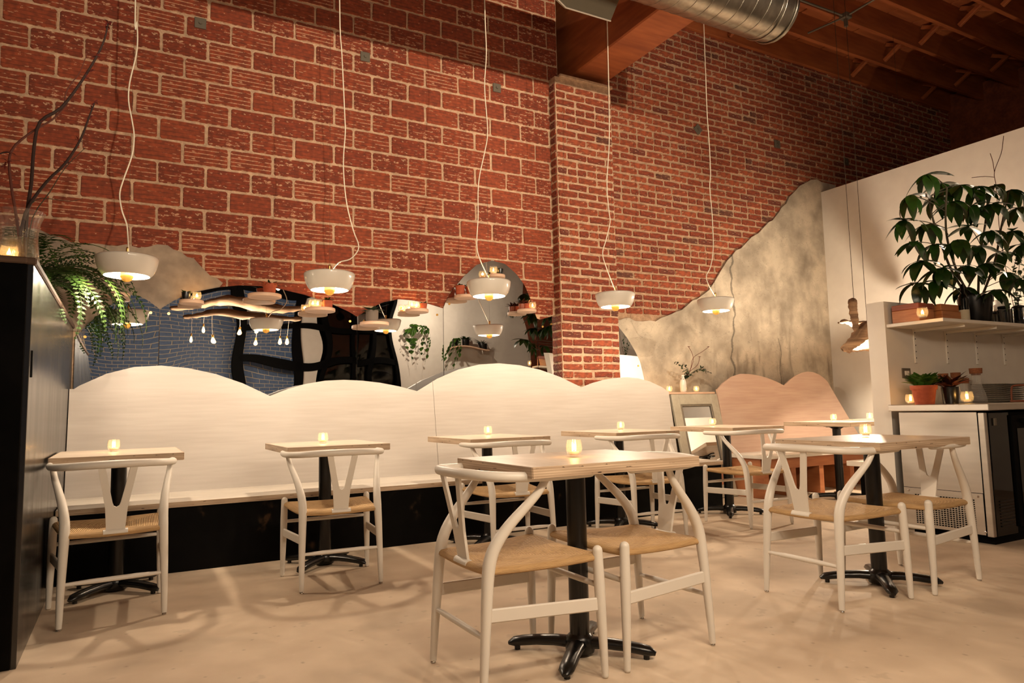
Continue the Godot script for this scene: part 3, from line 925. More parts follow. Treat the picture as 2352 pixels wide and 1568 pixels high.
func build_benches() -> void:
	var b := thing("banquette", "long pale plywood bench with a cloud-topped back and black base", "bench")
	var list := arc_px([[120, 925, 355, 839, 620, 909], [620, 909, 785, 872, 958, 898], [958, 898, 1138, 834, 1335, 889], [1335, 889, 1440, 866, 1545, 905]])
	var fr := back_frame()
	for r in [[-0.343, 2.283], [2.286, 4.89]]:
		var g := Geo.new()
		g.prism(board_poly(list, r[0], r[1]), -0.018, 0.0)
		obj("backboard", g, M.board, b, fr)
	var g := Geo.new()
	g.box(Vector3(2.272, 0.4125, -5.145), Vector3(5.23, 0.035, 0.65), 0.003)
	obj("seat", g, M.seat_ply, b)
	g = Geo.new()
	g.box(Vector3(2.272, 0.4125, -4.8185), Vector3(5.228, 0.031, 0.003), 0.001)
	obj("ply_edge", g, M.ply_edge, b)
	g = Geo.new()
	g.box(Vector3(2.265, 0.1975, -4.86), Vector3(5.21, 0.393, 0.02), 0.002)
	obj("front_panel", g, M.black_kick, b)
	g = Geo.new()
	g.box(Vector3(4.86, 0.1975, -5.17), Vector3(0.02, 0.393, 0.58), 0.002)
	obj("end_panel", g, M.black_kick, b)
	for x in [0.6, 1.8, 3.0, 4.2]:
		g = Geo.new()
		g.box(Vector3(x, 0.1975, -5.17), Vector3(0.03, 0.393, 0.58), 0.002)
		obj("support", g, M.block, b)
		g = Geo.new()
		g.box(Vector3(x, 0.40, -5.62), Vector3(0.03, 0.79, 0.05), 0.002)
		obj("back_support", g, M.block, b)
	# pink bench in the corner
	var p := thing("corner_bench", "pink-stained plywood bench with a two-humped back in the plaster corner", "bench")
	var l2 := arc_px([[1640, 903, 1705, 858, 1801, 885], [1801, 885, 1858, 853, 1908, 884]])
	var poly := board_poly(l2, 5.57, 7.40)
	# the right end slants down to the seat
	poly[poly.size() - 1] = Vector2(7.86, -0.02)
	g = Geo.new()
	g.prism(poly, -0.018, 0.0)
	obj("backboard", g, M.board_pink, p, fr)
	g = Geo.new()
	g.box(Vector3(6.74, 0.4125, -5.2), Vector3(2.36, 0.035, 0.54), 0.003)
	obj("seat", g, M.seat_ply, p)
	g = Geo.new()
	g.box(Vector3(6.74, 0.34, -5.0), Vector3(2.30, 0.11, 0.03), 0.003)
	obj("seat_rail", g, M.block, p)
	for x in [5.62, 6.02, 6.45, 6.95, 7.45, 7.85]:
		g = Geo.new()
		g.box(Vector3(x, 0.1475, -5.22), Vector3(0.07, 0.295, 0.46), 0.004)
		obj("support", g, M.block, p)
		g = Geo.new()
		g.box(Vector3(x, 0.345, -5.24), Vector3(0.06, 0.10, 0.42), 0.003)
		obj("bearer", g, M.block, p)
	g = Geo.new()
	g.box(Vector3(6.74, 0.15, -5.50), Vector3(2.3, 0.30, 0.02), 0.002)
	obj("back_panel", g, M.fir_dark, p)
	# loose bench on the other side of the corner tables
	var q := thing("low_bench", "low white plywood bench opposite the pink corner bench", "bench")
	g = Geo.new()
	g.box(Vector3(6.55, 0.40, -3.96), Vector3(1.72, 0.045, 0.36), 0.003)
	obj("seat", g, M.seat_ply, q)
	for x in [5.85, 6.55, 7.25]:
		g = Geo.new()
		g.box(Vector3(x, 0.1885, -3.96), Vector3(0.05, 0.377, 0.30), 0.004)
		obj("leg", g, M.black_paint, q)

# ------------------------------------------------------------------ tables
func make_table(label: String) -> Node3D:
	# long side along local z
	var t := thing("bistro_table", label, "table", Vector3.ZERO, 0.0, "plywood bistro tables")
	var g := Geo.new()
	g.box(Vector3(0, T_H - 0.020, 0), Vector3(0.606, 0.040, 0.746), 0.002)
	obj("tabletop", g, M.ply, t)
	g = Geo.new()
	for s in [-1.0, 1.0]:
		g.box(Vector3(0, T_H - 0.020, s * 0.3745), Vector3(0.606, 0.038, 0.003), 0.0)
		g.box(Vector3(s * 0.3045, T_H - 0.020, 0), Vector3(0.003, 0.038, 0.746), 0.0)
	obj("ply_edge", g, M.ply_edge, t, Transform3D.IDENTITY)
	g = Geo.new()
	g.box(Vector3(0, T_H - 0.047, 0), Vector3(0.05, 0.014, 0.26), 0.003)
	g.box(Vector3(0, T_H - 0.047, 0), Vector3(0.26, 0.013, 0.05), 0.003)
	g.lathe([Vector2(0.039, T_H - 0.075), Vector2(0.062, T_H - 0.060), Vector2(0.07, T_H - 0.054), Vector2(0.07, T_H - 0.041)], 24)
	obj("top_plate", g, M.black_iron, t)
	g = Geo.new()
	g.lathe([Vector2(0.0, 0.05), Vector2(0.039, 0.05), Vector2(0.039, T_H - 0.05)], 28)
	obj("column", g, M.black_iron, t)
	g = Geo.new()
	g.lathe([Vector2(0.0, 0.012), Vector2(0.055, 0.012), Vector2(0.062, 0.045), Vector2(0.055, 0.066), Vector2(0.046, 0.075), Vector2(0.039, 0.082)], 24)
	obj("hub", g, M.black_iron, t)
	for k in 4:
		var a := PI * 0.25 + k * PI * 0.5
		var d := Vector3(cos(a), 0, sin(a))
		g = Geo.new()
		var p := [d * 0.03 + Vector3.UP * 0.046, d * 0.10 + Vector3.UP * 0.048, d * 0.17 + Vector3.UP * 0.044, d * 0.23 + Vector3.UP * 0.037, d * 0.265 + Vector3.UP * 0.031, d * 0.290 + Vector3.UP * 0.022]
		g.tube(p, [0.036, 0.033, 0.0315, 0.031, 0.029, 0.012], 8, true, false, 0.66)
		g.tube([d * 0.255 + Vector3.UP * 0.0, d * 0.255 + Vector3.UP * 0.02], [0.012], 8)
		obj("foot", g, M.black_iron, t)
	return t

# ------------------------------------------------------------------ chairs (front towards local -z)
func make_chair(label: String) -> Node3D:
	var t := thing("armchair", label, "chair", Vector3.ZERO, 0.0, "white Y-back armchairs with cord seats")
	var wp: Material = M.white_paint
	for s in [-1.0, 1.0]:
		var p := curve([Vector3(s * 0.215, 0.010, 0.236), Vector3(s * 0.213, 0.16, 0.226), Vector3(s * 0.209, 0.32, 0.214), Vector3(s * 0.206, 0.43, 0.202), Vector3(s * 0.209, 0.495, 0.178), Vector3(s * 0.220, 0.56, 0.130), Vector3(s * 0.236, 0.62, 0.072), Vector3(s * 0.250, 0.668, 0.028), Vector3(s * 0.258, 0.712, 0.002)], 4)
		var g := Geo.new()
		g.tube(p, lerps([0.0125, 0.0165, 0.020, 0.0225, 0.0215, 0.019, 0.0165, 0.0145, 0.013], p.size()), 12)
		obj("leg", g, wp, t)
		g = Geo.new()
		g.tube([Vector3(s * 0.252, 0.010, -0.228), Vector3(s * 0.250, 0.15, -0.224), Vector3(s * 0.247, 0.32, -0.219), Vector3(s * 0.245, 0.442, -0.216)], [0.0125, 0.0165, 0.020, 0.0185], 12, true, true)
		obj("leg", g, wp, t)
		# flat side stretcher
		g = Geo.new()
		var a := Vector3(s * 0.211, 0.270, 0.216)
		var b := Vector3(s * 0.248, 0.256, -0.220)
		g.box(Vector3.ZERO, Vector3(0.014, 0.046, a.distance_to(b) - 0.02), 0.004, Transform3D(Basis.looking_at(b - a), (a + b) * 0.5))
		obj("side_stretcher", g, wp, t)
		# seat rail under the cord
		for q in [Vector3(s * 0.215, 0.0, 0.236), Vector3(s * 0.252, 0.0, -0.228)]:
			g = Geo.new()
			g.lathe([Vector2(0.0, 0.0), Vector2(0.010, 0.0), Vector2(0.011, 0.005), Vector2(0.005, 0.008), Vector2(0.005, 0.014)], 12, q)
			obj("glide", g, M.chrome, t)
	var g := Geo.new()
	g.tube([Vector3(-0.245, 0.318, -0.221), Vector3(-0.1, 0.319, -0.221), Vector3(0.1, 0.319, -0.221), Vector3(0.245, 0.318, -0.221)], [0.009, 0.0115, 0.0115, 0.009], 10)
	obj("front_stretcher", g, wp, t)
	g = Geo.new()
	g.tube([Vector3(-0.212, 0.198, 0.223), Vector3(-0.1, 0.199, 0.223), Vector3(0.1, 0.199, 0.223), Vector3(0.212, 0.198, 0.223)], [0.008, 0.0115, 0.0115, 0.008], 10)
	obj("rear_stretcher", g, wp, t)
	g = Geo.new()
	g.tube([Vector3(-0.052, 0.409, 0.203), Vector3(0.052, 0.409, 0.203)], [0.0165], 12)
	obj("rear_rail", g, wp, t)
	# bent arm and top rail
	var half := [Vector3(0.262, 0.722, -0.185), Vector3(0.270, 0.722, -0.10), Vector3(0.270, 0.722, 0.0), Vector3(0.256, 0.724, 0.10), Vector3(0.212, 0.728, 0.186), Vector3(0.125, 0.733, 0.240), Vector3(0.0, 0.735, 0.258)]
	var full := half.duplicate()
	for k in range(half.size() - 2, -1, -1): full.append(Vector3(-half[k].x, half[k].y, half[k].z))
	var rp := curve(full, 4)
	g = Geo.new()
	g.tube(rp, lerps([0.0155, 0.0165, 0.017, 0.0175, 0.018, 0.0185, 0.019, 0.0185, 0.018, 0.0175, 0.017, 0.0165, 0.0155], rp.size()), 12, true, true)
	obj("arm_rail", g, wp, t)
	# Y-shaped splat
	var yv := Vector3(0, 0.318, 0.052).normalized()
	var st := Transform3D(Basis(Vector3.RIGHT, yv, Vector3.RIGHT.cross(yv)), Vector3(0, 0.408, 0.199))
	var poly := PackedVector2Array()
	for q in [[-0.039, 0.0], [-0.043, 0.06], [-0.047, 0.118], [-0.062, 0.20], [-0.085, 0.322], [-0.053, 0.322], [-0.031, 0.21], [-0.017, 0.145], [-0.011, 0.129], [0.0, 0.123], [0.011, 0.129], [0.017, 0.145], [0.031, 0.21], [0.053, 0.322], [0.085, 0.322], [0.062, 0.20], [0.047, 0.118], [0.043, 0.06], [0.039, 0.0]]:
		poly.append(Vector2(q[0], q[1]))
	g = Geo.new()
	g.prism(poly, -0.005, 0.005, st)
	obj("splat", g, wp, t)
	# woven cord seat: four fields meeting in the middle
	g = Geo.new()
	var c := [Vector3(-0.236, 0.416, -0.217), Vector3(0.236, 0.416, -0.217), Vector3(0.197, 0.408, 0.203), Vector3(-0.197, 0.408, 0.203)]
	var mid := Vector3(0, 0.406, 0.0)
	for k in 4:
		var p0: Vector3 = c[k]
		var p1: Vector3 = c[(k + 1) % 4]
		var out := Vector3(0, 1, 0).cross(p1 - p0).normalized() * -1.0
		if out.dot((p0 + p1) * 0.5 - mid) < 0.0: out = -out
		var rows := []
		for q in [[-0.6, -0.0], [-0.45, 0.7], [0.0, 1.0], [0.55, 0.85], [0.95, 0.4], [1.05, 0.0]]:
			var row := PackedVector3Array()
			for j in 13:
				var u := j / 12.0
				var e := p0.lerp(p1, u)
				e.y -= 0.006 * sin(PI * u)
				row.append(e + Vector3.UP * 0.0165 * q[0] + out * 0.0165 * q[1])
			rows.append(row)
		for i in range(1, 8):
			var f := i / 7.0
			var row := PackedVector3Array()
			for j in 13:
				var u := j / 12.0
				var e := p0.lerp(p1, u)
				e.y -= 0.006 * sin(PI * u)
				e += Vector3.UP * 0.0172
				var m := mid + Vector3.UP * 0.008
				var w := e.lerp(m, f)
				w.y = lerpf(e.y, m.y, f) + 0.0075 * sin(PI * u) * (1.0 - f) * minf(f * 4.0, 1.0) - 0.004 * (1.0 - sin(PI * u)) * sin(PI * f)
				row.append(w)
			rows.append(row)
		g.surf(rows, false, true, 1.2, 1.5)
	# underside
	for k in 4:
		g.ftri(c[k] + Vector3.DOWN * 0.008, c[(k + 1) % 4] + Vector3.DOWN * 0.008, mid + Vector3.DOWN * 0.012)
	obj("cord_seat", g, M.cord, t)
	return t

# ------------------------------------------------------------------ candles
var candle0: Node3D
func candle(at_: Vector3, label: String, group: String, size := 1.0, lit := 0.012) -> void:
	var t := thing("tealight", label, "candle", at_, 0.0, group)
	if not M.has("candle_parts"):
		var g := Geo.new()
		g.lathe([Vector2(0.0, 0.001), Vector2(0.017, 0.001), Vector2(0.025, 0.008), Vector2(0.031, 0.022), Vector2(0.0335, 0.036), Vector2(0.031, 0.054), Vector2(0.0275, 0.067), Vector2(0.0262, 0.067), Vector2(0.0295, 0.053), Vector2(0.0318, 0.036), Vector2(0.0293, 0.023), Vector2(0.0235, 0.011), Vector2(0.016, 0.0055), Vector2(0.0, 0.005)], 24)
		var w := Geo.new()
		w.lathe([Vector2(0.0, 0.007), Vector2(0.0185, 0.008), Vector2(0.0195, 0.022), Vector2(0.0, 0.0225)], 18)
		var f := Geo.new()
		f.lathe([Vector2(0.0, 0.026), Vector2(0.0038, 0.030), Vector2(0.0050, 0.036), Vector2(0.0032, 0.045), Vector2(0.0, 0.055)], 10)
		var k := Geo.new()
		k.tube([Vector3(0, 0.022, 0), Vector3(0, 0.029, 0)], [0.0008], 5)
		M.candle_parts = [g.mesh(M.glass), w.mesh(M.wax), f.mesh(M.flame), k.mesh(M.black_paint)]
	t.scale = Vector3.ONE * size
	put("glass_cup", M.candle_parts[0], t)
	put("wax", M.candle_parts[1], t)
	put("flame", M.candle_parts[2], t)
	put("wick", M.candle_parts[3], t)
	if lit > 0.0:
		var l := OmniLight3D.new()
		l.light_color = Color(1.0, 0.72, 0.38); l.light_energy = lit; l.light_size = 0.004
		l.omni_range = 12.0; l.omni_attenuation = 2.0; l.shadow_enabled = true
		l.position = Vector3(0, 0.038, 0)
		t.add_child(l)

# ------------------------------------------------------------------ lamps
func lamp_light(parent: Node, p: Vector3, e: float, c: Color, size := 0.03) -> void:
	var l := OmniLight3D.new()
	l.light_color = c; l.light_energy = e; l.light_size = size
	l.omni_range = 20.0; l.omni_attenuation = 2.0; l.shadow_enabled = true
	l.position = p
	parent.add_child(l)
const PEND := 1.05
var bowl_parts := []
func pendant(p: Vector3, cord: Array, label: String, energy: float) -> void:
	var t := thing("pendant_lamp", label, "lamp", p, 0.0, "bowl pendants over the bench tables")
	if bowl_parts.is_empty():
		var g := Geo.new()
		g.lathe([Vector2(0.119, -0.054), Vector2(0.124, -0.054), Vector2(0.139, -0.036), Vector2(0.1515, -0.010), Vector2(0.160, 0.020), Vector2(0.1645, 0.044), Vector2(0.1635, 0.054), Vector2(0.156, 0.0595), Vector2(0.10, 0.062), Vector2(0.046, 0.064), Vector2(0.046, 0.060)], 48)
		var h := Geo.new()
		h.lathe([Vector2(0.046, 0.060), Vector2(0.10, 0.058), Vector2(0.152, 0.054), Vector2(0.159, 0.044), Vector2(0.155, 0.020), Vector2(0.1465, -0.010), Vector2(0.134, -0.036), Vector2(0.119, -0.054)], 48)
		var b := Geo.new()
		b.lathe([Vector2(0.0, -0.088), Vector2(0.014, -0.086), Vector2(0.026, -0.077), Vector2(0.0345, -0.062), Vector2(0.0365, -0.046), Vector2(0.033, -0.030), Vector2(0.023, -0.016), Vector2(0.014, -0.004), Vector2(0.012, 0.010), Vector2(0.0, 0.010)], 24)
		var s := Geo.new()
		s.lathe([Vector2(0.0, 0.008), Vector2(0.017, 0.008), Vector2(0.018, 0.040), Vector2(0.012, 0.045), Vector2(0.008, 0.066), Vector2(0.0085, 0.104), Vector2(0.0075, 0.116), Vector2(0.0, 0.117)], 16)
		var d := Geo.new()
		for k in 3:
			var a := k * TAU / 3.0
			d.tube([Vector3(cos(a) * 0.008, 0.066, sin(a) * 0.008), Vector3(cos(a) * 0.05, 0.066, sin(a) * 0.05)], [0.0025], 6)
		d.lathe([Vector2(0.044, 0.0635), Vector2(0.050, 0.0635), Vector2(0.050, 0.069), Vector2(0.044, 0.069), Vector2(0.044, 0.0635)], 24)
		bowl_parts = [g.mesh(M.ceramic), h.mesh(M.bowl_inside), b.mesh(M.bulb_gold), s.mesh(M.brass), d.mesh(M.plate)]
	put("bowl", bowl_parts[0], t)
	put("bowl_lining", bowl_parts[1], t)
	put("bulb", bowl_parts[2], t)
	put("stem", bowl_parts[3], t)
	put("spider", bowl_parts[4], t)
	var pts := []
	for q in cord: pts.append(onz(q[0], q[1], p.z) - p)
	pts.push_front(Vector3(pts[0].x, 5.44 - p.y, 0))
	pts.append(Vector3(0.006, 0.066, 0.006))
	var g := Geo.new()
	g.tube(curve(pts, 4), [0.0042], 7)
	obj("power_cord", g, M.cable, t)
	g = Geo.new()
	g.tube([Vector3(0, 0.115, 0), Vector3(0, 5.44 - p.y, 0)], [0.0009], 5)
	obj("hanging_wire", g, M.wire, t)
	lamp_light(t, Vector3(0, -0.046, 0), energy, WARM, 0.028)
func build_pendants() -> void:
	var z := -4.56
	pendant(onz(292, 613, z), [[311, 0], [314, 50], [316, 84], [313, 125], [298, 189], [295.5, 232], [303, 275], [308, 312], [303, 357], [284, 411], [275, 445], [280, 482], [291, 514], [294, 545]], "white bowl pendant hanging beside the fern, over the table at the black partition", PEND)
	pendant(onz(757, 648, z), [[780, 0], [785, 120], [788, 180], [792, 270], [793, 305], [789, 360], [790, 410], [797, 470], [812, 530], [823, 560], [821, 577], [804, 595], [778, 603]], "white bowl pendant with its cord looping out to one side of the stem", PEND)
	pendant(onz(1123, 664, z - 0.03), [[1113, 0], [1117, 120], [1113, 200], [1120, 300], [1113, 350], [1102, 400], [1098, 440], [1098, 500], [1095, 558], [1101, 592]], "white bowl pendant hanging before the tall arched mirror", PEND * 0.88)
	pendant(onz(1413, 690, z - 0.05), [[1393, 0], [1397, 150], [1399, 250], [1399, 330], [1394, 420], [1398, 480], [1401, 510], [1392, 550], [1384, 582], [1393, 615]], "white bowl pendant hanging before the brick pilaster", PEND * 0.88)
	pendant(onz(1644, 701, z - 0.12), [[1614, 0], [1620, 150], [1624, 260], [1629, 330], [1632, 400], [1630, 430], [1636, 500], [1638, 570], [1632, 612], [1622, 640]], "white bowl pendant hanging before the grey plaster", PEND)

func log_geo(p: Array, r: Array, s: int, sides := 12) -> Geo:
	# knotty driftwood limb
	var f := FastNoiseLite.new(); f.seed = s; f.frequency = 5.0
	var g := Geo.new()
	var pts := curve(p, 6)
	g.tube(pts, lerps(r, pts.size()), sides, true, true)
	for k in g.v.size():
		var q := g.v[k]
		g.v[k] = q + g.n[k] * (f.get_noise_3d(q.x * 1.5, q.y * 1.5, q.z * 1.5) * 0.035)
	return g
func bulb_on(parent: Node, p: Vector3, top: Vector3, energy: float) -> void:
	var g := Geo.new()
	g.lathe([Vector2(0.0, -0.055), Vector2(0.014, -0.052), Vector2(0.026, -0.040), Vector2(0.0305, -0.022), Vector2(0.027, 0.0), Vector2(0.018, 0.025), Vector2(0.013, 0.045), Vector2(0.0, 0.045)], 16, p)
	obj("bulb", g, M.bulb, parent)
	g = Geo.new()
	g.lathe([Vector2(0.0, 0.044), Vector2(0.0155, 0.044), Vector2(0.016, 0.085), Vector2(0.006, 0.095), Vector2(0.0, 0.095)], 12, p)
	obj("socket", g, M.brass, parent)
	g = Geo.new()
	g.tube([p + Vector3.UP * 0.09, top], [0.003], 6)
	obj("bulb_cord", g, M.cable, parent)
	lamp_light(parent, p + Vector3.DOWN * 0.02, energy, WARM, 0.025)
func build_driftwood() -> void:
	# lamp in the corner by the white wall
	var z := -4.42
	var t := thing("driftwood_lamp", "driftwood lamp with a bare bulb hanging on two wires before the white wall", "lamp", onz(1960, 760, z))
	var o := t.position
	var L := func(x: float, y: float, dz: float) -> Vector3: return onz(x, y, z + dz) - o
	obj("branch", log_geo([L.call(1958, 696, 0.0), L.call(1960, 712, 0.0), L.call(1963, 735, 0.01), L.call(1968, 758, 0.02), L.call(1961, 778, 0.02), L.call(1951, 790, 0.0)], [0.042, 0.036, 0.030, 0.027, 0.030, 0.034], 5), M.drift, t)
	obj("branch", log_geo([L.call(1943, 797, 0.02), L.call(1962, 783, 0.05), L.call(1980, 766, 0.05), L.call(1996, 744, 0.02)], [0.040, 0.060, 0.066, 0.050], 9), M.drift, t)
	obj("branch", log_geo([L.call(1950, 800, -0.06), L.call(1972, 796, -0.15), L.call(2000, 792, -0.20), L.call(2040, 785, -0.16)], [0.030, 0.050, 0.060, 0.045], 15), M.drift, t)  # extra limb added below the bulb to shade the lower walls
	obj("branch", log_geo([L.call(1925, 741, -0.10), L.call(1945, 739, -0.12), L.call(1970, 744, -0.14), L.call(2010, 742, -0.18)], [0.006, 0.026, 0.032, 0.030], 13), M.drift, t)
	for q in [[1962, 705], [1992, 748]]:
		var g := Geo.new()
		var b: Vector3 = L.call(q[0], q[1], 0.0)
		g.tube([b, Vector3(b.x, 5.40 - o.y, b.z)], [0.0028], 6)
		obj("hanging_wire", g, M.wire, t)
	bulb_on(t, L.call(1989, 782, -0.03), L.call(1992, 752, 0.0), 2.9)
	# chandelier behind the photographer, seen in the mirrors
	var c := thing("driftwood_chandelier", "driftwood chandelier with hanging bare bulbs, seen only in the mirrors", "lamp", Vector3(1.42, 2.58, -0.4))
	obj("log", log_geo([Vector3(-0.95, -0.06, 0.0), Vector3(-0.5, 0.02, 0.05), Vector3(0.0, 0.05, 0.03), Vector3(0.5, 0.03, -0.03), Vector3(0.95, 0.06, 0.0)], [0.025, 0.055, 0.065, 0.06, 0.04], 21), M.drift, c)
	obj("log", log_geo([Vector3(-0.8, -0.20, -0.22), Vector3(-0.3, -0.15, -0.25), Vector3(0.3, -0.13, -0.2), Vector3(0.9, -0.17, -0.24)], [0.025, 0.045, 0.055, 0.04], 25), M.drift, c)
	for s in [-0.6, 0.6]:
		var g := Geo.new()
		g.tube([Vector3(s, 0.05, 0), Vector3(s, 2.7, 0)], [0.003], 6)
		obj("hanging_wire", g, M.wire, c)
	for q in [[-0.68, -0.55, -0.22], [-0.42, -0.36, 0.05], [-0.30, -0.55, -0.2], [0.0, -0.36, 0.05], [0.22, -0.37, -0.2], [0.26, -0.58, 0.05], [0.62, -0.58, -0.2], [0.78, -0.56, 0.03]]:
		bulb_on(c, Vector3(q[0], q[1], q[2]), Vector3(q[0], -0.1, q[2]), 0.62)

# ------------------------------------------------------------------ plants
func leaf_geo(len: float, wid: float, droop: float, fold: float, tip := 1.0) -> Geo:
	var g := Geo.new()
	var rows := []
	for i in 8:
		var u := i / 7.0
		var w := wid * pow(sin(PI * pow(clampf(u * 0.985 + 0.012, 0.0, 1.0), 0.8)), tip)
		var a := droop * u
		var x := len * (sin(a) / droop if droop > 0.01 else u)
		var y := -len * ((1.0 - cos(a)) / droop if droop > 0.01 else 0.0)
		rows.append(PackedVector3Array([Vector3(x, y + fold * w, -w), Vector3(x, y, 0), Vector3(x, y + fold * w, w)]))
	g.surf(rows)
	return g
func aim(dir: Vector3, up := Vector3.UP) -> Basis:
	var x := dir.normalized()
	var z := x.cross(up)
	if z.length() < 0.01: z = x.cross(Vector3.RIGHT)
	z = z.normalized()
	return Basis(x, z.cross(x).normalized(), z)
func pot_geo(r0: float, r1: float, h: float, rim := 0.0) -> Geo:
	var g := Geo.new()
	var p := [Vector2(0, 0.0), Vector2(r0, 0.0)]
	if rim > 0.0:
		p.append_array([Vector2(lerpf(r0, r1, 0.76), h * 0.76), Vector2(r1 * 0.97 + rim, h * 0.77), Vector2(r1 + rim, h), Vector2(r1, h)])
	else:
		p.append_array([Vector2(r1, h)])
	p.append_array([Vector2(r1 - 0.006, h), Vector2(r1 * 0.93 - 0.004, h * 0.86)])
	g.lathe(p, 28)
	return g
func soil(r: float, y: float) -> Geo:
	var g := Geo.new()
	g.lathe([Vector2(r, y), Vector2(r * 0.6, y + 0.006), Vector2(0.0, y + 0.008)], 16)
	return g
func rosette(s: int, n: int, len: float, wid: float, lift: float, spread: float) -> Geo:
	var r := RandomNumberGenerator.new(); r.seed = s
	var g := Geo.new()
	for k in n:
		var a := k * 2.4 + r.randf_range(-0.3, 0.3)
		var e := lift + (1.0 - float(k) / n) * -0.7 + r.randf_range(-0.15, 0.15)
		var d := Vector3(cos(a) * cos(e), sin(e), sin(a) * cos(e))
		var l := leaf_geo(len * r.randf_range(0.75, 1.1), wid, 0.5, 0.35)
		g.add(l, Transform3D(aim(d), Vector3(cos(a), 0, sin(a)) * spread * r.randf()))
	return g
func small_plant(called: String, label: String, at_: Vector3, potm: Material, r0: float, r1: float, h: float, fol: Geo, lm: Material, rim := 0.0, group := "") -> Node3D:
	var t := thing(called, label, "plant", at_, 0.0, group)
	obj("pot", pot_geo(r0, r1, h, rim), potm, t)
	obj("soil", soil(r1 * 0.93 - 0.003, h * 0.86), M.soil, t)
	obj("foliage", fol, lm, t, Transform3D(Basis.IDENTITY, Vector3(0, h * 0.9, 0)))
	return t
func vine(p: Array, s: int, t: Node3D, lm: Material, size := 0.045, n := 12) -> void:
	var r := RandomNumberGenerator.new(); r.seed = s
	var pts := curve(p, 5)
	var g := Geo.new()
	g.tube(pts, [0.0022], 5)
	obj("vine", g, M.leaf_lite, t)
	if not M.has("heart"):
		M.heart = [leaf_geo(1.0, 0.40, 0.7, 0.15, 0.8).mesh(M.leaf_lite), leaf_geo(1.0, 0.36, 0.4, 0.25, 0.8).mesh(M.leaf), leaf_geo(1.0, 0.42, 0.9, 0.1, 0.8).mesh(M.leaf_lite)]
	for k in n:
		var q: Vector3 = pts[int(float(k) / n * (pts.size() - 1))]
		var a := r.randf() * TAU
		var d := Vector3(cos(a), -0.6 - r.randf() * 0.8, absf(sin(a)) * 0.8)
		put("leaf", M.heart[r.randi() % 3], t, Transform3D(aim(d).scaled_local(Vector3.ONE * size * r.randf_range(0.7, 1.25)), q))

func fern_frond(s: int, len: float, droop: float) -> Geo:
	var r := RandomNumberGenerator.new(); r.seed = s
	var g := Geo.new()
	var pts := []
	var n := 26
	for i in n + 1:
		var u := float(i) / n
		var a := 0.75 - droop * u
		var prev: Vector3 = pts[i - 1] if i > 0 else Vector3.ZERO
		pts.append(prev + Vector3(cos(a), sin(a), 0.06 * sin(u * 5.0)) * (len / n))
	g.tube(pts, [0.0016], 4, false)
	for i in range(2, n + 1):
		var u := float(i) / n
		var w := 0.042 * sin(PI * pow(u * 0.96 + 0.03, 0.75)) + 0.006
		var dir: Vector3 = (pts[i] - pts[i - 1]).normalized()
		for sg in [-1.0, 1.0]:
			var d := Vector3(0, 0, sg) * 0.95 + dir * 0.35 + Vector3.DOWN * r.randf_range(0.0, 0.35)
			var l := Geo.new()
			var b := aim(d, dir.cross(Vector3(0, 0, 1)))
			var ww := 0.0062
			var m := b.y
			l.tri(Vector3.ZERO, b * Vector3(w * 0.45, 0, ww), b * Vector3(w, -w * 0.12, 0), m, m, m)
			l.tri(Vector3.ZERO, b * Vector3(w, -w * 0.12, 0), b * Vector3(w * 0.45, 0, -ww), m, m, m)
			for q in l.v.size(): l.v[q] += pts[i]
			g.add(l, Transform3D.IDENTITY)
	return g

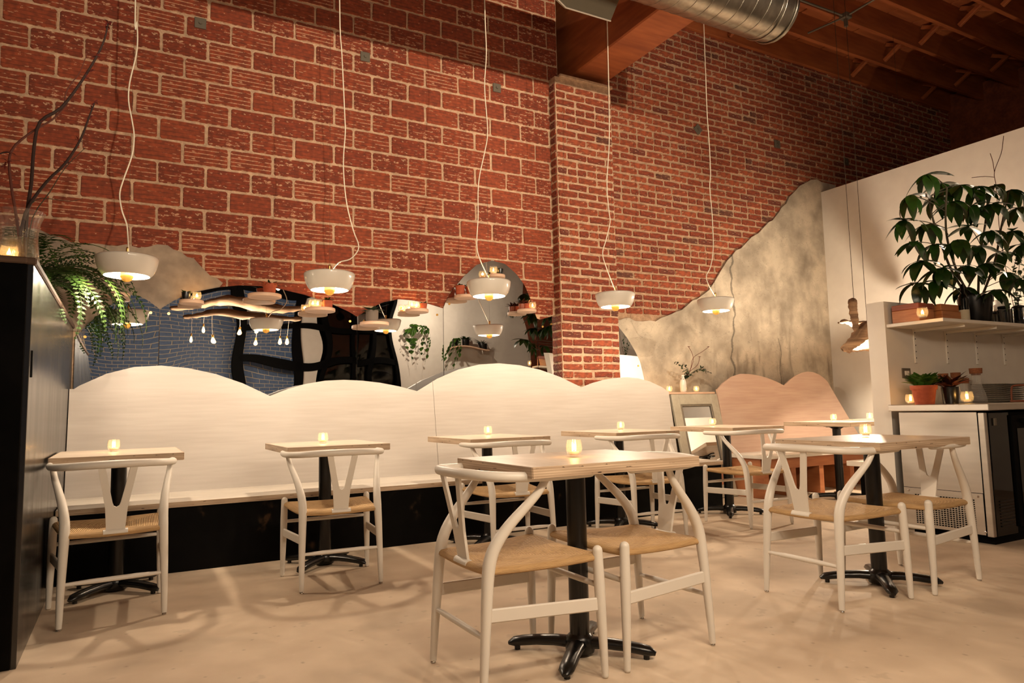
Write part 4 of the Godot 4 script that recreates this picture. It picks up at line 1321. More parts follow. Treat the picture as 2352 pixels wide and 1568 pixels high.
func build_partition() -> void:
	# black painted bar end on the left
	var t := thing("bar_partition", "glossy black painted wooden partition with a raw timber top", "partition", Vector3(-0.348, 0, -3.38))
	var g := Geo.new()
	g.box(Vector3(-0.0125, 0.79, -1.205), Vector3(0.025, 1.58, 2.41), 0.002)
	obj("side_panel", g, M.black_gloss, t)
	g = Geo.new()
	g.box(Vector3(-1.34, 0.79, -0.0125), Vector3(2.63, 1.58, 0.025), 0.002)
	obj("end_panel", g, M.black_paint, t)
	for k in 7:
		g = Geo.new()
		g.box(Vector3(-0.11 - k * 0.19, 0.79, 0.004), Vector3(0.184, 1.578, 0.008), 0.003)
		obj("plank", g, M.black_paint, t)
	g = Geo.new()
	g.box(Vector3(-0.20, 1.595, -1.20), Vector3(0.42, 0.03, 2.40), 0.006)
	obj("timber_top", g, M.rough_wood, t)
	g = Geo.new()
	g.box(Vector3(-1.33, 1.595, -0.20), Vector3(2.62, 0.028, 0.42), 0.006)
	obj("timber_top", g, M.rough_wood, t)
	g = Geo.new()
	g.box(Vector3(0.002, 1.18, -0.06), Vector3(0.006, 0.11, 0.02), 0.002)
	obj("latch", g, M.black_frame, t)
	# vase of budding branches
	var zv := -3.60
	var vb := Vector3(onz(42, 600, zv).x, 1.61, zv)
	var v := thing("glass_vase", "flared clear glass vase on the end of the black partition", "vase", vb)
	g = Geo.new()
	g.lathe([Vector2(0.0, 0.002), Vector2(0.074, 0.002), Vector2(0.078, 0.02), Vector2(0.070, 0.10), Vector2(0.068, 0.14), Vector2(0.075, 0.19), Vector2(0.092, 0.235), Vector2(0.089, 0.235), Vector2(0.072, 0.19), Vector2(0.065, 0.14), Vector2(0.067, 0.10), Vector2(0.074, 0.022), Vector2(0.0, 0.012)], 32)
	obj("glass", g, M.glass_clear, v)
	g = Geo.new()
	g.lathe([Vector2(0.0, 0.013), Vector2(0.0735, 0.022), Vector2(0.067, 0.10), Vector2(0.066, 0.115), Vector2(0.0, 0.115)], 32)
	obj("water", g, glass(Color(0.75, 0.68, 0.52), 0.07), v)
	var W := func(x: float, y: float, dz: float) -> Vector3: return onz(x, y, zv + dz)
	var br := [
		[[[55, 590, 0], [62, 490, 0], [72, 420, 0], [78, 340, 0], [92, 280, 0], [140, 248, 0], [185, 190, 0], [222, 130, 0], [240, 90, 0], [248, 55, 0]], 0.006, M.bark],
		[[[40, 590, 0.02], [58, 490, 0.02], [105, 420, 0.02], [150, 375, 0.02], [185, 320, 0.02], [204, 270, 0.02], [217, 237, 0.02]], 0.0052, M.bark],
		[[[50, 590, -0.02], [38, 500, -0.02], [25, 420, -0.02], [24, 350, -0.02], [70, 305, -0.02], [120, 275, -0.02], [155, 238, -0.02]], 0.005, M.bark_red],
		[[[60, 590, 0.03], [75, 500, 0.03], [115, 440, 0.03], [150, 385, 0.03], [195, 340, 0.03]], 0.002, M.stem],
		[[[148, 242, 0], [151, 215, 0], [165, 190, 0], [184, 165, 0], [200, 122, 0]], 0.0022, M.bark_red],
		[[[24, 350, -0.02], [8, 350, -0.02], [-20, 362, -0.02]], 0.0028, M.bark],
		[[[70, 470, 0.03], [95, 455, 0.03], [160, 462, 0.03], [190, 455, 0.03]], 0.0014, M.stem]]
	var bt := thing("budding_branches", "tall bare branches with small red buds standing in the flared vase", "branches", vb)
	for q in br:
		var pts := []
		for p in q[0]: pts.append(W.call(p[0], p[1], p[2]) - vb)
		pts = curve(pts, 3)
		g = Geo.new()
		g.tube(pts, lerps([q[1] * 1.4, q[1] * 1.1, q[1] * 0.6], pts.size()), 6)
		obj("branch", g, q[2], bt)
	rng.seed = 55
	for p in [[248, 50], [242, 60], [252, 58], [217, 236], [207, 272], [213, 250], [208, 165], [222, 130], [198, 180], [180, 322], [152, 375], [26, 352], [18, 372], [12, 380], [92, 282]]:
		g = Geo.new()
		for k in 5:
			var d := Vector3(rng.randf_range(-1, 1), rng.randf_range(-0.3, 1), rng.randf_range(-1, 1))
			g.add(leaf_geo(0.022, 0.005, 0.4, 0.2), Transform3D(aim(d), W.call(p[0], p[1], 0.0) - vb))
		obj("bud", g, M.bud, bt)
	candle(Vector3(onz(20, 596, -3.5).x, 1.61, -3.5), "small tealight in a round glass at the foot of the flared vase", "tealights", 1.0, 0.012)
	# hanging fern
	var f := thing("hanging_fern", "big drooping green fern in a pale pot on the black partition by the wall", "plant", Vector3(-0.55, 1.61, -5.05))
	obj("pot", pot_geo(0.075, 0.11, 0.15, 0.008), M.white_paint, f)
	obj("soil", soil(0.10, 0.13), M.soil, f)
	var fr := []
	for k in 8: fr.append(fern_frond(600 + k, [0.46, 0.52, 0.58, 0.62, 0.5, 0.56, 0.64, 0.44][k], [2.0, 2.3, 2.5, 2.7, 1.6, 2.4, 2.6, 2.1][k]).mesh(M.fern))
	rng.seed = 66
	for k in 84:
		var a := rng.randf_range(-1.7, 1.9) if k < 62 else rng.randf_range(1.5, 4.6)
		var b := Basis(Vector3.UP, a) * Basis(Vector3.BACK, rng.randf_range(-0.35, 0.75)) * Basis(Vector3.RIGHT, rng.randf_range(-0.4, 0.4))
		put("frond", fr[rng.randi() % 8], f, Transform3D(b.scaled_local(Vector3.ONE * rng.randf_range(1.0, 1.45)), Vector3(0.03 * cos(a), 0.13, -0.03 * sin(a))))

# ------------------------------------------------------------------ shelves on the mirrors
func build_disc_shelves() -> void:
	var list := [
		[268, 678, 0.085, "small round pink wooden shelf behind the fern"],
		[440, 694, 0.085, "small round wooden shelf holding a black pot and a candle"],
		[608, 680, 0.125, "round wooden shelf holding one terracotta pot with a spiky succulent"],
		[735, 712, 0.120, "round wooden shelf crowded with glass candle cups and a square red pot"],
		[860, 744, 0.120, "round wooden shelf holding a grey pot of succulents"],
		[958, 714, 0.100, "round wooden shelf with two candles and a small red pot among trailing vines"],
		[1070, 682, 0.105, "round wooden shelf with two terracotta pots before the arched mirror"],
		[1138, 635, 0.090, "topmost round wooden shelf on the arched mirror"],
		[1210, 714, 0.092, "round wooden shelf with two pots and a candle at the arched mirror's edge"]]
	var top := []
	for q in list:
		var r: float = q[2]
		var c := onz(q[0], q[1], Z_MIR + r + 0.004)
		var t := thing("disc_shelf", q[3], "shelf", c, 0.0, "round shelves on the mirrors")
		var g := Geo.new()
		g.lathe([Vector2(0.0, -0.014), Vector2(r - 0.003, -0.014), Vector2(r, -0.010), Vector2(r, 0.010), Vector2(r - 0.003, 0.014), Vector2(0.0, 0.014)], 40)
		obj("disc", g, M.disc, t)
		g = Geo.new()
		g.tube([Vector3(0, 0, -r + 0.02), Vector3(0, 0, -r - 0.004)], [0.008], 8)
		obj("peg", g, M.brass, t)
		top.append(c + Vector3.UP * 0.0142)
	var gl := "tealights on the round shelves"
	# black pot and candle
	small_plant("potted_succulent", "tiny succulent in a black pot beside a candle on a small round shelf", top[1] + Vector3(-0.038, 0, 0), M.black_pot, 0.028, 0.032, 0.06, rosette(1, 10, 0.035, 0.009, 0.9, 0.02), M.leaf_lite)
	candle(top[1] + Vector3(0.035, 0, 0.01), "tealight beside the tiny black pot on a small round shelf", gl, 1.0, 0.012)
	small_plant("potted_aloe", "spiky green succulent alone in a terracotta pot on a round shelf", top[2] + Vector3(0.035, 0, 0), M.terracotta, 0.042, 0.052, 0.085, rosette(2, 22, 0.075, 0.008, 0.75, 0.03), M.leaf, 0.006)
	candle(top[3] + Vector3(-0.062, 0, 0.02), "smaller tealight on the crowded round shelf, away from the square red pot", gl, 1.0, 0.012)
	candle(top[3] + Vector3(-0.012, 0, -0.03), "larger tealight on the crowded round shelf next to the square red pot", gl, 1.15, 0.012)
	var sq := thing("square_pot_plant", "short succulent in a square red pot beside glass candle cups", "plant", top[3] + Vector3(0.06, 0, 0.0))
	var g := Geo.new()
	g.box(Vector3(0, 0.034, 0), Vector3(0.066, 0.068, 0.066), 0.004)
	obj("pot", g, M.terracotta, sq)
	obj("foliage", rosette(3, 16, 0.05, 0.009, 1.0, 0.02), M.leaf, sq, Transform3D(Basis.IDENTITY, Vector3(0, 0.064, 0)))
	small_plant("potted_succulent", "fleshy leaved succulent in a ribbed grey pot on a round shelf", top[4] + Vector3(-0.02, 0, 0), M.grey_pot, 0.050, 0.053, 0.10, rosette(4, 20, 0.085, 0.017, 0.8, 0.03), M.leaf_grey)
	candle(top[5] + Vector3(-0.055, 0, 0.02), "tealight on the open end of the round shelf with the vines", gl, 1.0, 0.012)
	candle(top[5] + Vector3(0.0, 0, -0.015), "tealight touching the small red pot on the round shelf with the vines", gl, 1.0, 0.012)
	small_plant("potted_succulent", "small succulent in a red clay pot between candles and trailing vines", top[5] + Vector3(0.058, 0, 0.0), M.terracotta, 0.028, 0.034, 0.055, rosette(5, 12, 0.04, 0.009, 0.9, 0.015), M.leaf)
	small_plant("potted_succulent", "leafy succulent in a taller terracotta pot before the arched mirror", top[6] + Vector3(-0.056, 0, 0.0), M.terracotta, 0.036, 0.042, 0.085, rosette(6, 16, 0.05, 0.012, 0.9, 0.02), M.leaf, 0.004)
	small_plant("potted_succulent", "bright green succulent in a wide terracotta pot before the arched mirror", top[6] + Vector3(0.05, 0, 0.01), M.terracotta, 0.040, 0.052, 0.08, rosette(7, 18, 0.04, 0.013, 1.0, 0.03), M.leaf_lite, 0.004)
	candle(top[7] + Vector3(-0.03, 0, 0.02), "tealight on the topmost round shelf beside a black pot", gl, 1.15, 0.012)
	small_plant("potted_succulent", "small plant in a black pot on the topmost round shelf", top[7] + Vector3(0.048, 0, 0.0), M.black_pot, 0.028, 0.032, 0.06, rosette(8, 10, 0.03, 0.008, 0.9, 0.015), M.leaf)
	small_plant("potted_succulent", "dark frilled plant in a brown pot at the arched mirror's edge", top[8] + Vector3(-0.055, 0, 0.0), M.bamboo_dark, 0.024, 0.028, 0.05, rosette(9, 14, 0.07, 0.010, 1.2, 0.012), M.leaf_red)
	small_plant("potted_succulent", "dark frilled plant in a red pot next to a candle at the arched mirror's edge", top[8] + Vector3(-0.002, 0, 0.0), M.terracotta, 0.026, 0.032, 0.055, rosette(10, 14, 0.07, 0.010, 1.2, 0.012), M.leaf_red)
	candle(top[8] + Vector3(0.055, 0, 0.015), "tealight beside two small pots at the arched mirror's edge", gl, 1.1, 0.012)
	# shelf of plants on the white wall behind the photographer
	var ws := thing("plant_shelf", "wall shelf of trailing plants, seen in the arched mirror", "shelf", Vector3(6.45, 2.22, 2.25))
	g = Geo.new()
	g.box(Vector3(0, 0, 0), Vector3(0.9, 0.03, 0.30), 0.004)
	obj("plank", g, M.disc, ws)
	for x in [-0.3, 0.3]:
		g = Geo.new()
		g.box(Vector3(x, -0.055, 0.05), Vector3(0.02, 0.08, 0.14), 0.003)
		obj("bracket", g, M.steel, ws)
	var ph := thing("trailing_pothos", "trailing pothos at the end of the plant shelf, seen in the arched mirror", "plant", Vector3(6.10, 2.236, 2.22))
	obj("pot", pot_geo(0.07, 0.09, 0.13), M.black_pot, ph)
	for k in 7:
		var a := k * 0.9
		var e := -0.35 - 0.16 * (k % 4) - (0.5 if k == 2 else 0.0)
		vine([Vector3(0, 0.12, 0), Vector3(cos(a) * 0.10, 0.17, -0.06), Vector3(cos(a) * 0.16 - 0.06, -0.02, -0.14), Vector3(cos(a) * 0.15 - 0.08, e, -0.13)], 300 + k, ph, M.leaf, 0.075, 13)
	small_plant("potted_shrub", "leafy dark potted plant on the plant shelf, seen in the arched mirror", Vector3(6.40, 2.236, 2.20), M.black_pot, 0.08, 0.10, 0.15, rosette(31, 46, 0.17, 0.022, 0.9, 0.05), M.leaf)
	small_plant("spider_plant", "thin-leaved spider plant on the plant shelf, seen in the arched mirror", Vector3(6.78, 2.236, 2.20), M.black_pot, 0.08, 0.09, 0.14, rosette(32, 60, 0.18, 0.006, 0.8, 0.05), M.leaf_grey)
	var hp := thing("trailing_pothos", "pothos trailing from a wall pot, seen in the short cloud mirror", "plant", Vector3(5.30, 2.62, 2.28))
	g = Geo.new()
	g.lathe([Vector2(0.0, 0.0), Vector2(0.06, 0.0), Vector2(0.09, 0.12), Vector2(0.082, 0.12), Vector2(0.06, 0.03)], 20)
	g.box(Vector3(0, 0.06, 0.09), Vector3(0.05, 0.05, 0.06), 0.004)
	obj("pot", g, M.white_paint, hp)
	for k in 8:
		var a := k * 0.8
		vine([Vector3(0, 0.11, 0), Vector3(cos(a) * 0.12, 0.15, -0.08), Vector3(cos(a) * 0.2, -0.10, -0.14), Vector3(cos(a) * 0.2, -0.35 - 0.12 * (k % 4), -0.13)], 340 + k, hp, M.leaf, 0.085, 12)

# ------------------------------------------------------------------ leaning mirror with its ledge
func build_leaning_mirror() -> void:
	var b0 := Vector3(5.24, 0.0, -5.335)
	var t := thing("leaning_mirror", "grey painted panel door with a mirror set in it, leaning between two benches", "mirror", b0)
	var yv := Vector3(0, 1.07, -0.235).normalized()
	var fr := Transform3D(Basis(Vector3.RIGHT, yv, Vector3.RIGHT.cross(yv)), Vector3.ZERO)
	var h := 1.085
	var w := 0.32
	for s in [-1.0, 1.0]:
		var g := Geo.new()
		g.box(Vector3(s * (w - 0.05), h * 0.5, 0), Vector3(0.10, h, 0.035), 0.004, fr)
		obj("stile", g, M.grey_paint, t)
		g = Geo.new()
		g.box(Vector3(s * (w - 0.111), h * 0.5 - 0.01, 0.012), Vector3(0.022, h - 0.20, 0.018), 0.006, fr)
		obj("moulding", g, M.grey_dark, t)
	for y in [0.065, h - 0.055]:
		var g := Geo.new()
		g.box(Vector3(0, y, 0), Vector3(w * 2.0 - 0.20, 0.13 if y < 0.5 else 0.11, 0.034), 0.003, fr)
		obj("rail", g, M.grey_paint, t)
	var g := Geo.new()
	g.box(Vector3(0, h - 0.122, 0.012), Vector3(w * 2.0 - 0.22, 0.020, 0.018), 0.006, fr)
	obj("moulding", g, M.grey_dark, t)
	g = Geo.new()
	g.box(Vector3(0, h * 0.5, 0.0), Vector3(w * 2.0 - 0.2, h - 0.2, 0.006), 0.0, fr)
	obj("mirror_glass", g, M.mirror, t)
	# ledge over it
	var l := thing("ledge", "narrow pale ledge above the leaning mirror, holding a white vase", "shelf", Vector3(5.225, 1.075, -5.75))
	g = Geo.new()
	g.box(Vector3(0, 0, 0), Vector3(0.66, 0.022, 0.36), 0.003)
	obj("plank", g, M.disc, l)
	g = Geo.new()
	g.box(Vector3(0, -0.543, -0.17), Vector3(0.60, 1.062, 0.02), 0.003)
	obj("back_panel", g, M.grey_paint, l)
	var top := 1.0865
	candle(Vector3(5.03, top, -5.70), "tealight on the ledge on the vase's bench side, beside the pale backboard", "tealights on the ledge", 1.0, 0.012)
	candle(Vector3(5.43, top, -5.72), "tealight on the ledge between the white vase and the pink backboard", "tealights on the ledge", 1.0, 0.012)
	var vp := Vector3(5.225, top, -5.70)
	var v := thing("bud_vase", "slim white ceramic bottle vase on the ledge", "vase", vp)
	g = Geo.new()
	g.lathe([Vector2(0.0, 0.0), Vector2(0.030, 0.0), Vector2(0.034, 0.02), Vector2(0.036, 0.08), Vector2(0.034, 0.11), Vector2(0.022, 0.145), Vector2(0.016, 0.165), Vector2(0.018, 0.185), Vector2(0.014, 0.185), Vector2(0.012, 0.165)], 24)
	obj("body", g, M.ceramic, v)
	var s := thing("flower_sprig", "sprig of grey-green leaves and red buds in the white bottle vase", "branches", vp)
	var Q := func(x: float, y: float) -> Vector3: return onz(x, y, -5.70) - vp
	for p in [[[1580, 862], [1592, 830], [1590, 812], [1582, 797]], [[1585, 850], [1592, 822], [1612, 808], [1627, 797]], [[1582, 855], [1602, 838], [1607, 820]]]:
		var pts := [Vector3(0, 0.12, 0)]
		for q in p: pts.append(Q.call(q[0], q[1]))
		g = Geo.new()
		g.tube(curve(pts, 4), [0.0028], 5)
		obj("twig", g, M.bark_red, s)
		g = Geo.new()
		var e: Vector3 = pts[pts.size() - 1]
		for k in 6: g.add(leaf_geo(0.024, 0.008, 0.5, 0.2), Transform3D(aim(Vector3(cos(k * 1.1), 0.6, sin(k * 1.1))), e))
		obj("bud", g, M.bud, s)
	rng.seed = 77
	for p in [[[1578, 862], [1566, 843], [1552, 830]], [[1582, 862], [1600, 850], [1630, 855]], [[1580, 862], [1576, 845], [1568, 835]], [[1582, 862], [1610, 845], [1618, 850]]]:
		var pts := [Vector3(0, 0.15, 0)]
		for q in p: pts.append(Q.call(q[0], q[1]))
		pts = curve(pts, 5)
		g = Geo.new()
		g.tube(pts, [0.0014], 4)
		for k in pts.size():
			for j in 2:
				var d := Vector3(rng.randf_range(-1, 1), rng.randf_range(-0.6, 0.8), rng.randf_range(-0.3, 1))
				g.add(leaf_geo(0.034, 0.012, 0.4, 0.1), Transform3D(aim(d), pts[k]))
		obj("leafy_stem", g, M.leaf_grey, s)

# ------------------------------------------------------------------ kitchen corner on the right
func build_kitchen() -> void:
	var zp := -3.28
	slab("wall_low", Vector3(6.53, 0.8565, zp - 0.073), Vector3(2.92, 1.713, 0.146), M.white_wall, "low white partition wall with a shelf")
	# shelf on standards
	var s := thing("wall_shelf", "long pale shelf on slotted standards over the steel counter", "shelf", Vector3(5.07, 1.522, zp))
	var g := Geo.new()
	g.box(Vector3(1.45, 0, 0.215), Vector3(2.88, 0.026, 0.43), 0.003)
	obj("plank", g, M.seat_ply, s)
	for k in 5:
		var x := 0.352 + k * 0.434
		g = Geo.new()
		g.box(Vector3(x, -0.145, 0.006), Vector3(0.026, 0.27, 0.012), 0.002)
		obj("standard", g, M.white_paint, s)
		g = Geo.new()
		for j in 5: g.box(Vector3(x, -0.04 - j * 0.05, 0.0125), Vector3(0.006, 0.010, 0.002), 0.0)
		obj("slots", g, M.black_frame, s)
		g = Geo.new()
		g.box(Vector3(x, -0.024, 0.20), Vector3(0.010, 0.022, 0.38), 0.002)
		obj("bracket", g, M.white_paint, s)
	var sp := thing("switch_plate", "square metal switch plate on the low white wall", "switch", Vector3(5.287, 1.162, zp))
	g = Geo.new()
	g.box(Vector3(0, 0, 0.004), Vector3(0.105, 0.078, 0.008), 0.002)
	obj("plate", g, M.plate, sp)
	g = Geo.new()
	g.box(Vector3(0, 0, 0.010), Vector3(0.055, 0.036, 0.006), 0.002)
	obj("rocker", g, M.white_paint, sp)
	# back bar cooler
	var c := thing("back_bar_cooler", "stainless steel back-bar cooler with a perforated vent panel", "fridge", Vector3(4.95, 0, -2.56))
	g = Geo.new()
	g.box(Vector3(0.95, 0.46, -0.30), Vector3(1.90, 0.80, 0.58), 0.003)
	obj("body", g, M.black_frame, c)
	g = Geo.new()
	g.box(Vector3(0.98, 0.03, -0.30), Vector3(1.84, 0.06, 0.54), 0.002)
	obj("plinth", g, M.black_frame, c)
	# upper end panel, slightly buckled sheet
	var f := FastNoiseLite.new(); f.seed = 5; f.frequency = 1.9; f.fractal_octaves = 2
	g = Geo.new()
	var rows := []
	for i in 25:
		var row := PackedVector3Array()
		for j in 21:
			var zz := -0.585 + j * 0.0268
			var yy := 0.335 + i * 0.0221
			row.append(Vector3(-0.004 + f.get_noise_2d(zz * 1.3, yy) * 0.0045, yy, zz))
		rows.append(row)
	g.surf(rows, false, true)
	obj("end_panel", g, M.steel, c)
	g = Geo.new()
	rows = []
	for i in 13:
		var row := PackedVector3Array()
		for j in 21:
			var zz := -0.585 + j * 0.0268
			var yy := 0.065 + i * 0.0222
			row.append(Vector3(-0.006 + f.get_noise_2d(zz * 1.3 + 9.0, yy) * 0.002, yy, zz))
		rows.append(row)
	g.surf(rows, false, true)
	obj("vent_panel", g, M.steel, c)
	g = Geo.new()
	for i in 15:
		for j in 21:
			g.box(Vector3(-0.0068, 0.092 + i * 0.0138, -0.50 + j * 0.0195), Vector3(0.003, 0.0082, 0.0115), 0.0)
	var vh := obj("vent_holes", g, M.black_frame, c)
	vh.set_meta("kind", "stuff")
	for q in [[0.31, -0.55], [0.31, -0.08], [0.085, -0.05]]:
		g = Geo.new()
		g.lathe([Vector2(0.0, 0.004), Vector2(0.006, 0.003), Vector2(0.008, 0.0)], 12, Vector3(-0.007, q[0], q[1]), Basis(Vector3.BACK, PI * 0.5))
		obj("screw", g, M.chrome, c)
	g = Geo.new()
	g.box(Vector3(0.012, 0.46, -0.022), Vector3(0.036, 0.805, 0.040), 0.003)
	obj("corner_trim", g, M.steel, c)
	for k in 3:
		var x0 := 0.29 + k * 0.54
		g = Geo.new()
		g.box(Vector3(x0 + 0.26, 0.47, 0.002), Vector3(0.52, 0.74, 0.03), 0.004)
		var d := obj("door", g, M.black_frame, c)
		g = Geo.new()
		g.box(Vector3(x0 + 0.26, 0.45, 0.019), Vector3(0.42, 0.60, 0.006), 0.0)
		obj("pane", g, M.black_glass, d)
		g = Geo.new()
		g.box(Vector3(x0 + 0.26, 0.80, 0.03), Vector3(0.30, 0.03, 0.03), 0.004)
		obj("handle", g, M.black_iron, d)
	g = Geo.new()
	g.box(Vector3(0.16, 0.46, -0.008), Vector3(0.25, 0.80, 0.02), 0.002)
	obj("control_panel", g, M.black_glass, c)
	g = Geo.new()
	g.box(Vector3(0.10, 0.80, 0.008), Vector3(0.03, 0.05, 0.012), 0.003)
	obj("thermostat", g, M.plate, c)
	g = Geo.new()
	for j in 9: g.box(Vector3(0.17, 0.12 + j * 0.02, 0.004), Vector3(0.17, 0.008, 0.006), 0.0)
	obj("grille", g, M.black_iron, c)
	var ct := Geo.new()
	ct.box(Vector3(5.90, 0.899, -2.862), Vector3(1.96, 0.046, 0.69), 0.004)
	tag(obj("steel_worktop", ct, M.steel), "brushed steel worktop lying on the back-bar cooler", "worktop")
	var top := 0.9225
	var zc := -2.95
	var X := func(x: float, z: float) -> Vector3: return Vector3(onz(x, 924, z).x, top, z)
	# things on the worktop
	candle(X.call(2092, -3.10), "tealight on the steel worktop beside the terracotta pot and the wall end", "tealights on the worktop", 1.1, 0.012)
	candle(X.call(2222, -2.76), "tealight on the steel worktop in front of the corked carafes", "tealights on the worktop", 1.25, 0.012)
	var rp := small_plant("potted_peperomia", "round-leaved green plant in a red-brown plastic pot on the steel worktop", X.call(2124, -2.98), M.terracotta, 0.062, 0.082, 0.135, rosette(41, 75, 0.125, 0.040, 1.35, 0.05), M.leaf_lite, 0.006)
	small_plant("potted_calathea", "dark red-striped leafy plant in a black pot on the steel worktop", X.call(2184, -2.88), M.black_pot, 0.048, 0.056, 0.12, rosette(42, 26, 0.15, 0.024, 1.15, 0.03), M.leaf_red)
	var n := 0
	for q in [[2171, -3.16, 0.19, 0.048, "tall corked carafe nearest the red-striped plant"], [2200, -3.18, 0.20, 0.048, "tall corked carafe behind the broad corked jar"], [2247, -3.02, 0.225, 0.060, "single pear-shaped glass carafe with a cork stopper"]]:
		var t := thing("corked_carafe", q[4], "carafe", X.call(q[0], q[1]), 0.0, "corked carafes on the worktop")
		g = Geo.new()
		var r: float = q[3]; var h: float = q[2]
		g.lathe([Vector2(0.0, 0.002), Vector2(r, 0.002), Vector2(r * 1.08, h * 0.12), Vector2(r * 0.95, h * 0.30), Vector2(r * 0.55, h * 0.62), Vector2(r * 0.46, h * 0.80), Vector2(r * 0.60, h), Vector2(r * 0.55, h), Vector2(r * 0.41, h * 0.80), Vector2(r * 0.50, h * 0.62), Vector2(r * 0.90, h * 0.30), Vector2(r * 1.02, h * 0.12), Vector2(0.0, 0.008)], 24)
		obj("glass", g, M.glass, t)
		g = Geo.new()
		g.lathe([Vector2(0.0, h - 0.012), Vector2(r * 0.52, h - 0.012), Vector2(r * 0.52, h), Vector2(r * 0.72, h + 0.001), Vector2(r * 0.76, h + 0.042), Vector2(0.0, h + 0.043)], 20)
		obj("cork", g, M.cork, t)
		n += 1
	var jar := thing("corked_jar", "broad glass jar with a wide flat cork lid on the steel worktop", "jar", X.call(2206, -3.05))
	g = Geo.new()
	g.lathe([Vector2(0.0, 0.002), Vector2(0.058, 0.002), Vector2(0.060, 0.15), Vector2(0.056, 0.15), Vector2(0.054, 0.01), Vector2(0.0, 0.008)], 24)
	obj("glass", g, M.glass, jar)
	g = Geo.new()
	g.lathe([Vector2(0.0, 0.150), Vector2(0.066, 0.150), Vector2(0.068, 0.188), Vector2(0.0, 0.190)], 24)
	obj("cork_lid", g, M.cork, jar)
	var j2 := thing("corked_jar", "corked glass jar half hidden behind the round-leaved plant", "jar", X.call(2150, -3.17))
	g = Geo.new()
	g.lathe([Vector2(0.0, 0.002), Vector2(0.050, 0.002), Vector2(0.052, 0.16), Vector2(0.048, 0.16), Vector2(0.046, 0.01), Vector2(0.0, 0.008)], 24)
	obj("glass", g, M.glass, j2)
	g = Geo.new()
	g.lathe([Vector2(0.0, 0.160), Vector2(0.058, 0.160), Vector2(0.060, 0.190), Vector2(0.0, 0.192)], 24)
	obj("cork_lid", g, M.cork, j2)
	for k in 2:
		var x := 6.02 + k * 0.27
		for i in 9:
			g = Geo.new()
			g.lathe([Vector2(0.0, 0.0), Vector2(0.07, 0.0), Vector2(0.125, 0.010), Vector2(0.128, 0.013), Vector2(0.07, 0.005), Vector2(0.0, 0.004)], 28)
			var o := obj("dinner_plate", g, M.plates, null, Transform3D(Basis.IDENTITY, Vector3(x, top + 0.001 + i * 0.0165, -3.06)))
			tag(o, ("white plate %s of the stack by the corked carafe" if k == 0 else "white plate %s of the second stack, away from the carafes") % ["at the bottom", "second from the bottom", "third from the bottom", "fourth from the bottom", "in the middle", "fourth from the top", "third from the top", "second from the top", "on top"][i], "plate", "stacked plates by the carafes" if k == 0 else "second stack of plates")
	var tr := thing("serving_tray", "serving tray with bent leather handles in front of the plate stack", "tray", Vector3(6.02, top, -2.72))
	g = Geo.new()
	g.box(Vector3(0.10, 0.008, 0), Vector3(0.46, 0.014, 0.28), 0.004)
	obj("board", g, M.leather, tr)
	for sx in [-0.12]:
		g = Geo.new()
		g.tube(curve([Vector3(sx, 0.012, 0.13), Vector3(sx, 0.10, 0.125), Vector3(sx, 0.125, 0.10), Vector3(sx + 0.02, 0.125, 0.0), Vector3(sx, 0.125, -0.10), Vector3(sx, 0.10, -0.125), Vector3(sx, 0.012, -0.13)], 5), [0.007], 8)
		obj("handle", g, M.leather, tr)
	g = Geo.new()
	g.box(Vector3(0.12, 0.019, 0.0), Vector3(0.30, 0.008, 0.20), 0.003)
	tag(obj("folded_napkin", g, M.white_line, null, Transform3D(Basis.IDENTITY, Vector3(6.02, top + 0.0006, -2.72))), "folded white cloth lying on the serving tray", "napkin")
	# things on the shelf
	var ys := 1.5355
	var bx := [[Vector3(5.195, ys, -3.135), Vector3(0.19, 0.135, 0.21), "square bamboo box with a dark lid, nearest the wall end", 0.042, 0.0], [Vector3(5.475, ys, -3.105), Vector3(0.25, 0.115, 0.20), "bamboo box with a smaller lid, between the first box and the bottle", 0.03, 0.012]]
	for q in bx:
		var t := thing("bamboo_box", q[2], "box", q[0], 0.0, "bamboo boxes on the shelf")
		var sz: Vector3 = q[1]
		g = Geo.new()
		g.box(Vector3(0, (sz.y - q[3]) * 0.5, 0), Vector3(sz.x, sz.y - q[3], sz.z), 0.003)
		obj("body", g, M.bamboo, t)
		g = Geo.new()
		g.box(Vector3(-q[4] * 0.5, sz.y - q[3] * 0.5 + (0.012 if q[4] > 0.0 else 0.001), 0), Vector3(sz.x - q[4], q[3] + (0.02 if q[4] > 0.0 else 0.0), sz.z - q[4]), 0.003)
		obj("lid", g, M.bamboo_dark if q[4] == 0.0 else M.bamboo, t)
	candle(Vector3(onz(2120, 735, -2.93).x, ys, -2.93), "tealight on the shelf in front of the two bamboo boxes", "tealights on the shelf", 1.15, 0.012)
	var wb := thing("wine_bottle", "dark wine bottle with a pale label beside the bamboo box", "bottle", Vector3(onz(2216, 738, -3.0).x, ys, -3.0))
	g = Geo.new()
	g.lathe([Vector2(0.0, 0.0), Vector2(0.036, 0.0), Vector2(0.037, 0.006), Vector2(0.037, 0.18), Vector2(0.030, 0.205), Vector2(0.015, 0.235), Vector2(0.0135, 0.30), Vector2(0.0, 0.30)], 24)
	obj("glass", g, mat(Color(0.02, 0.03, 0.02), 0.08), wb)
	g = Geo.new()
	g.lathe([Vector2(0.0374, 0.02), Vector2(0.0376, 0.02), Vector2(0.0376, 0.10), Vector2(0.0374, 0.10)], 24)
	obj("paper_label", g, M.label, wb)
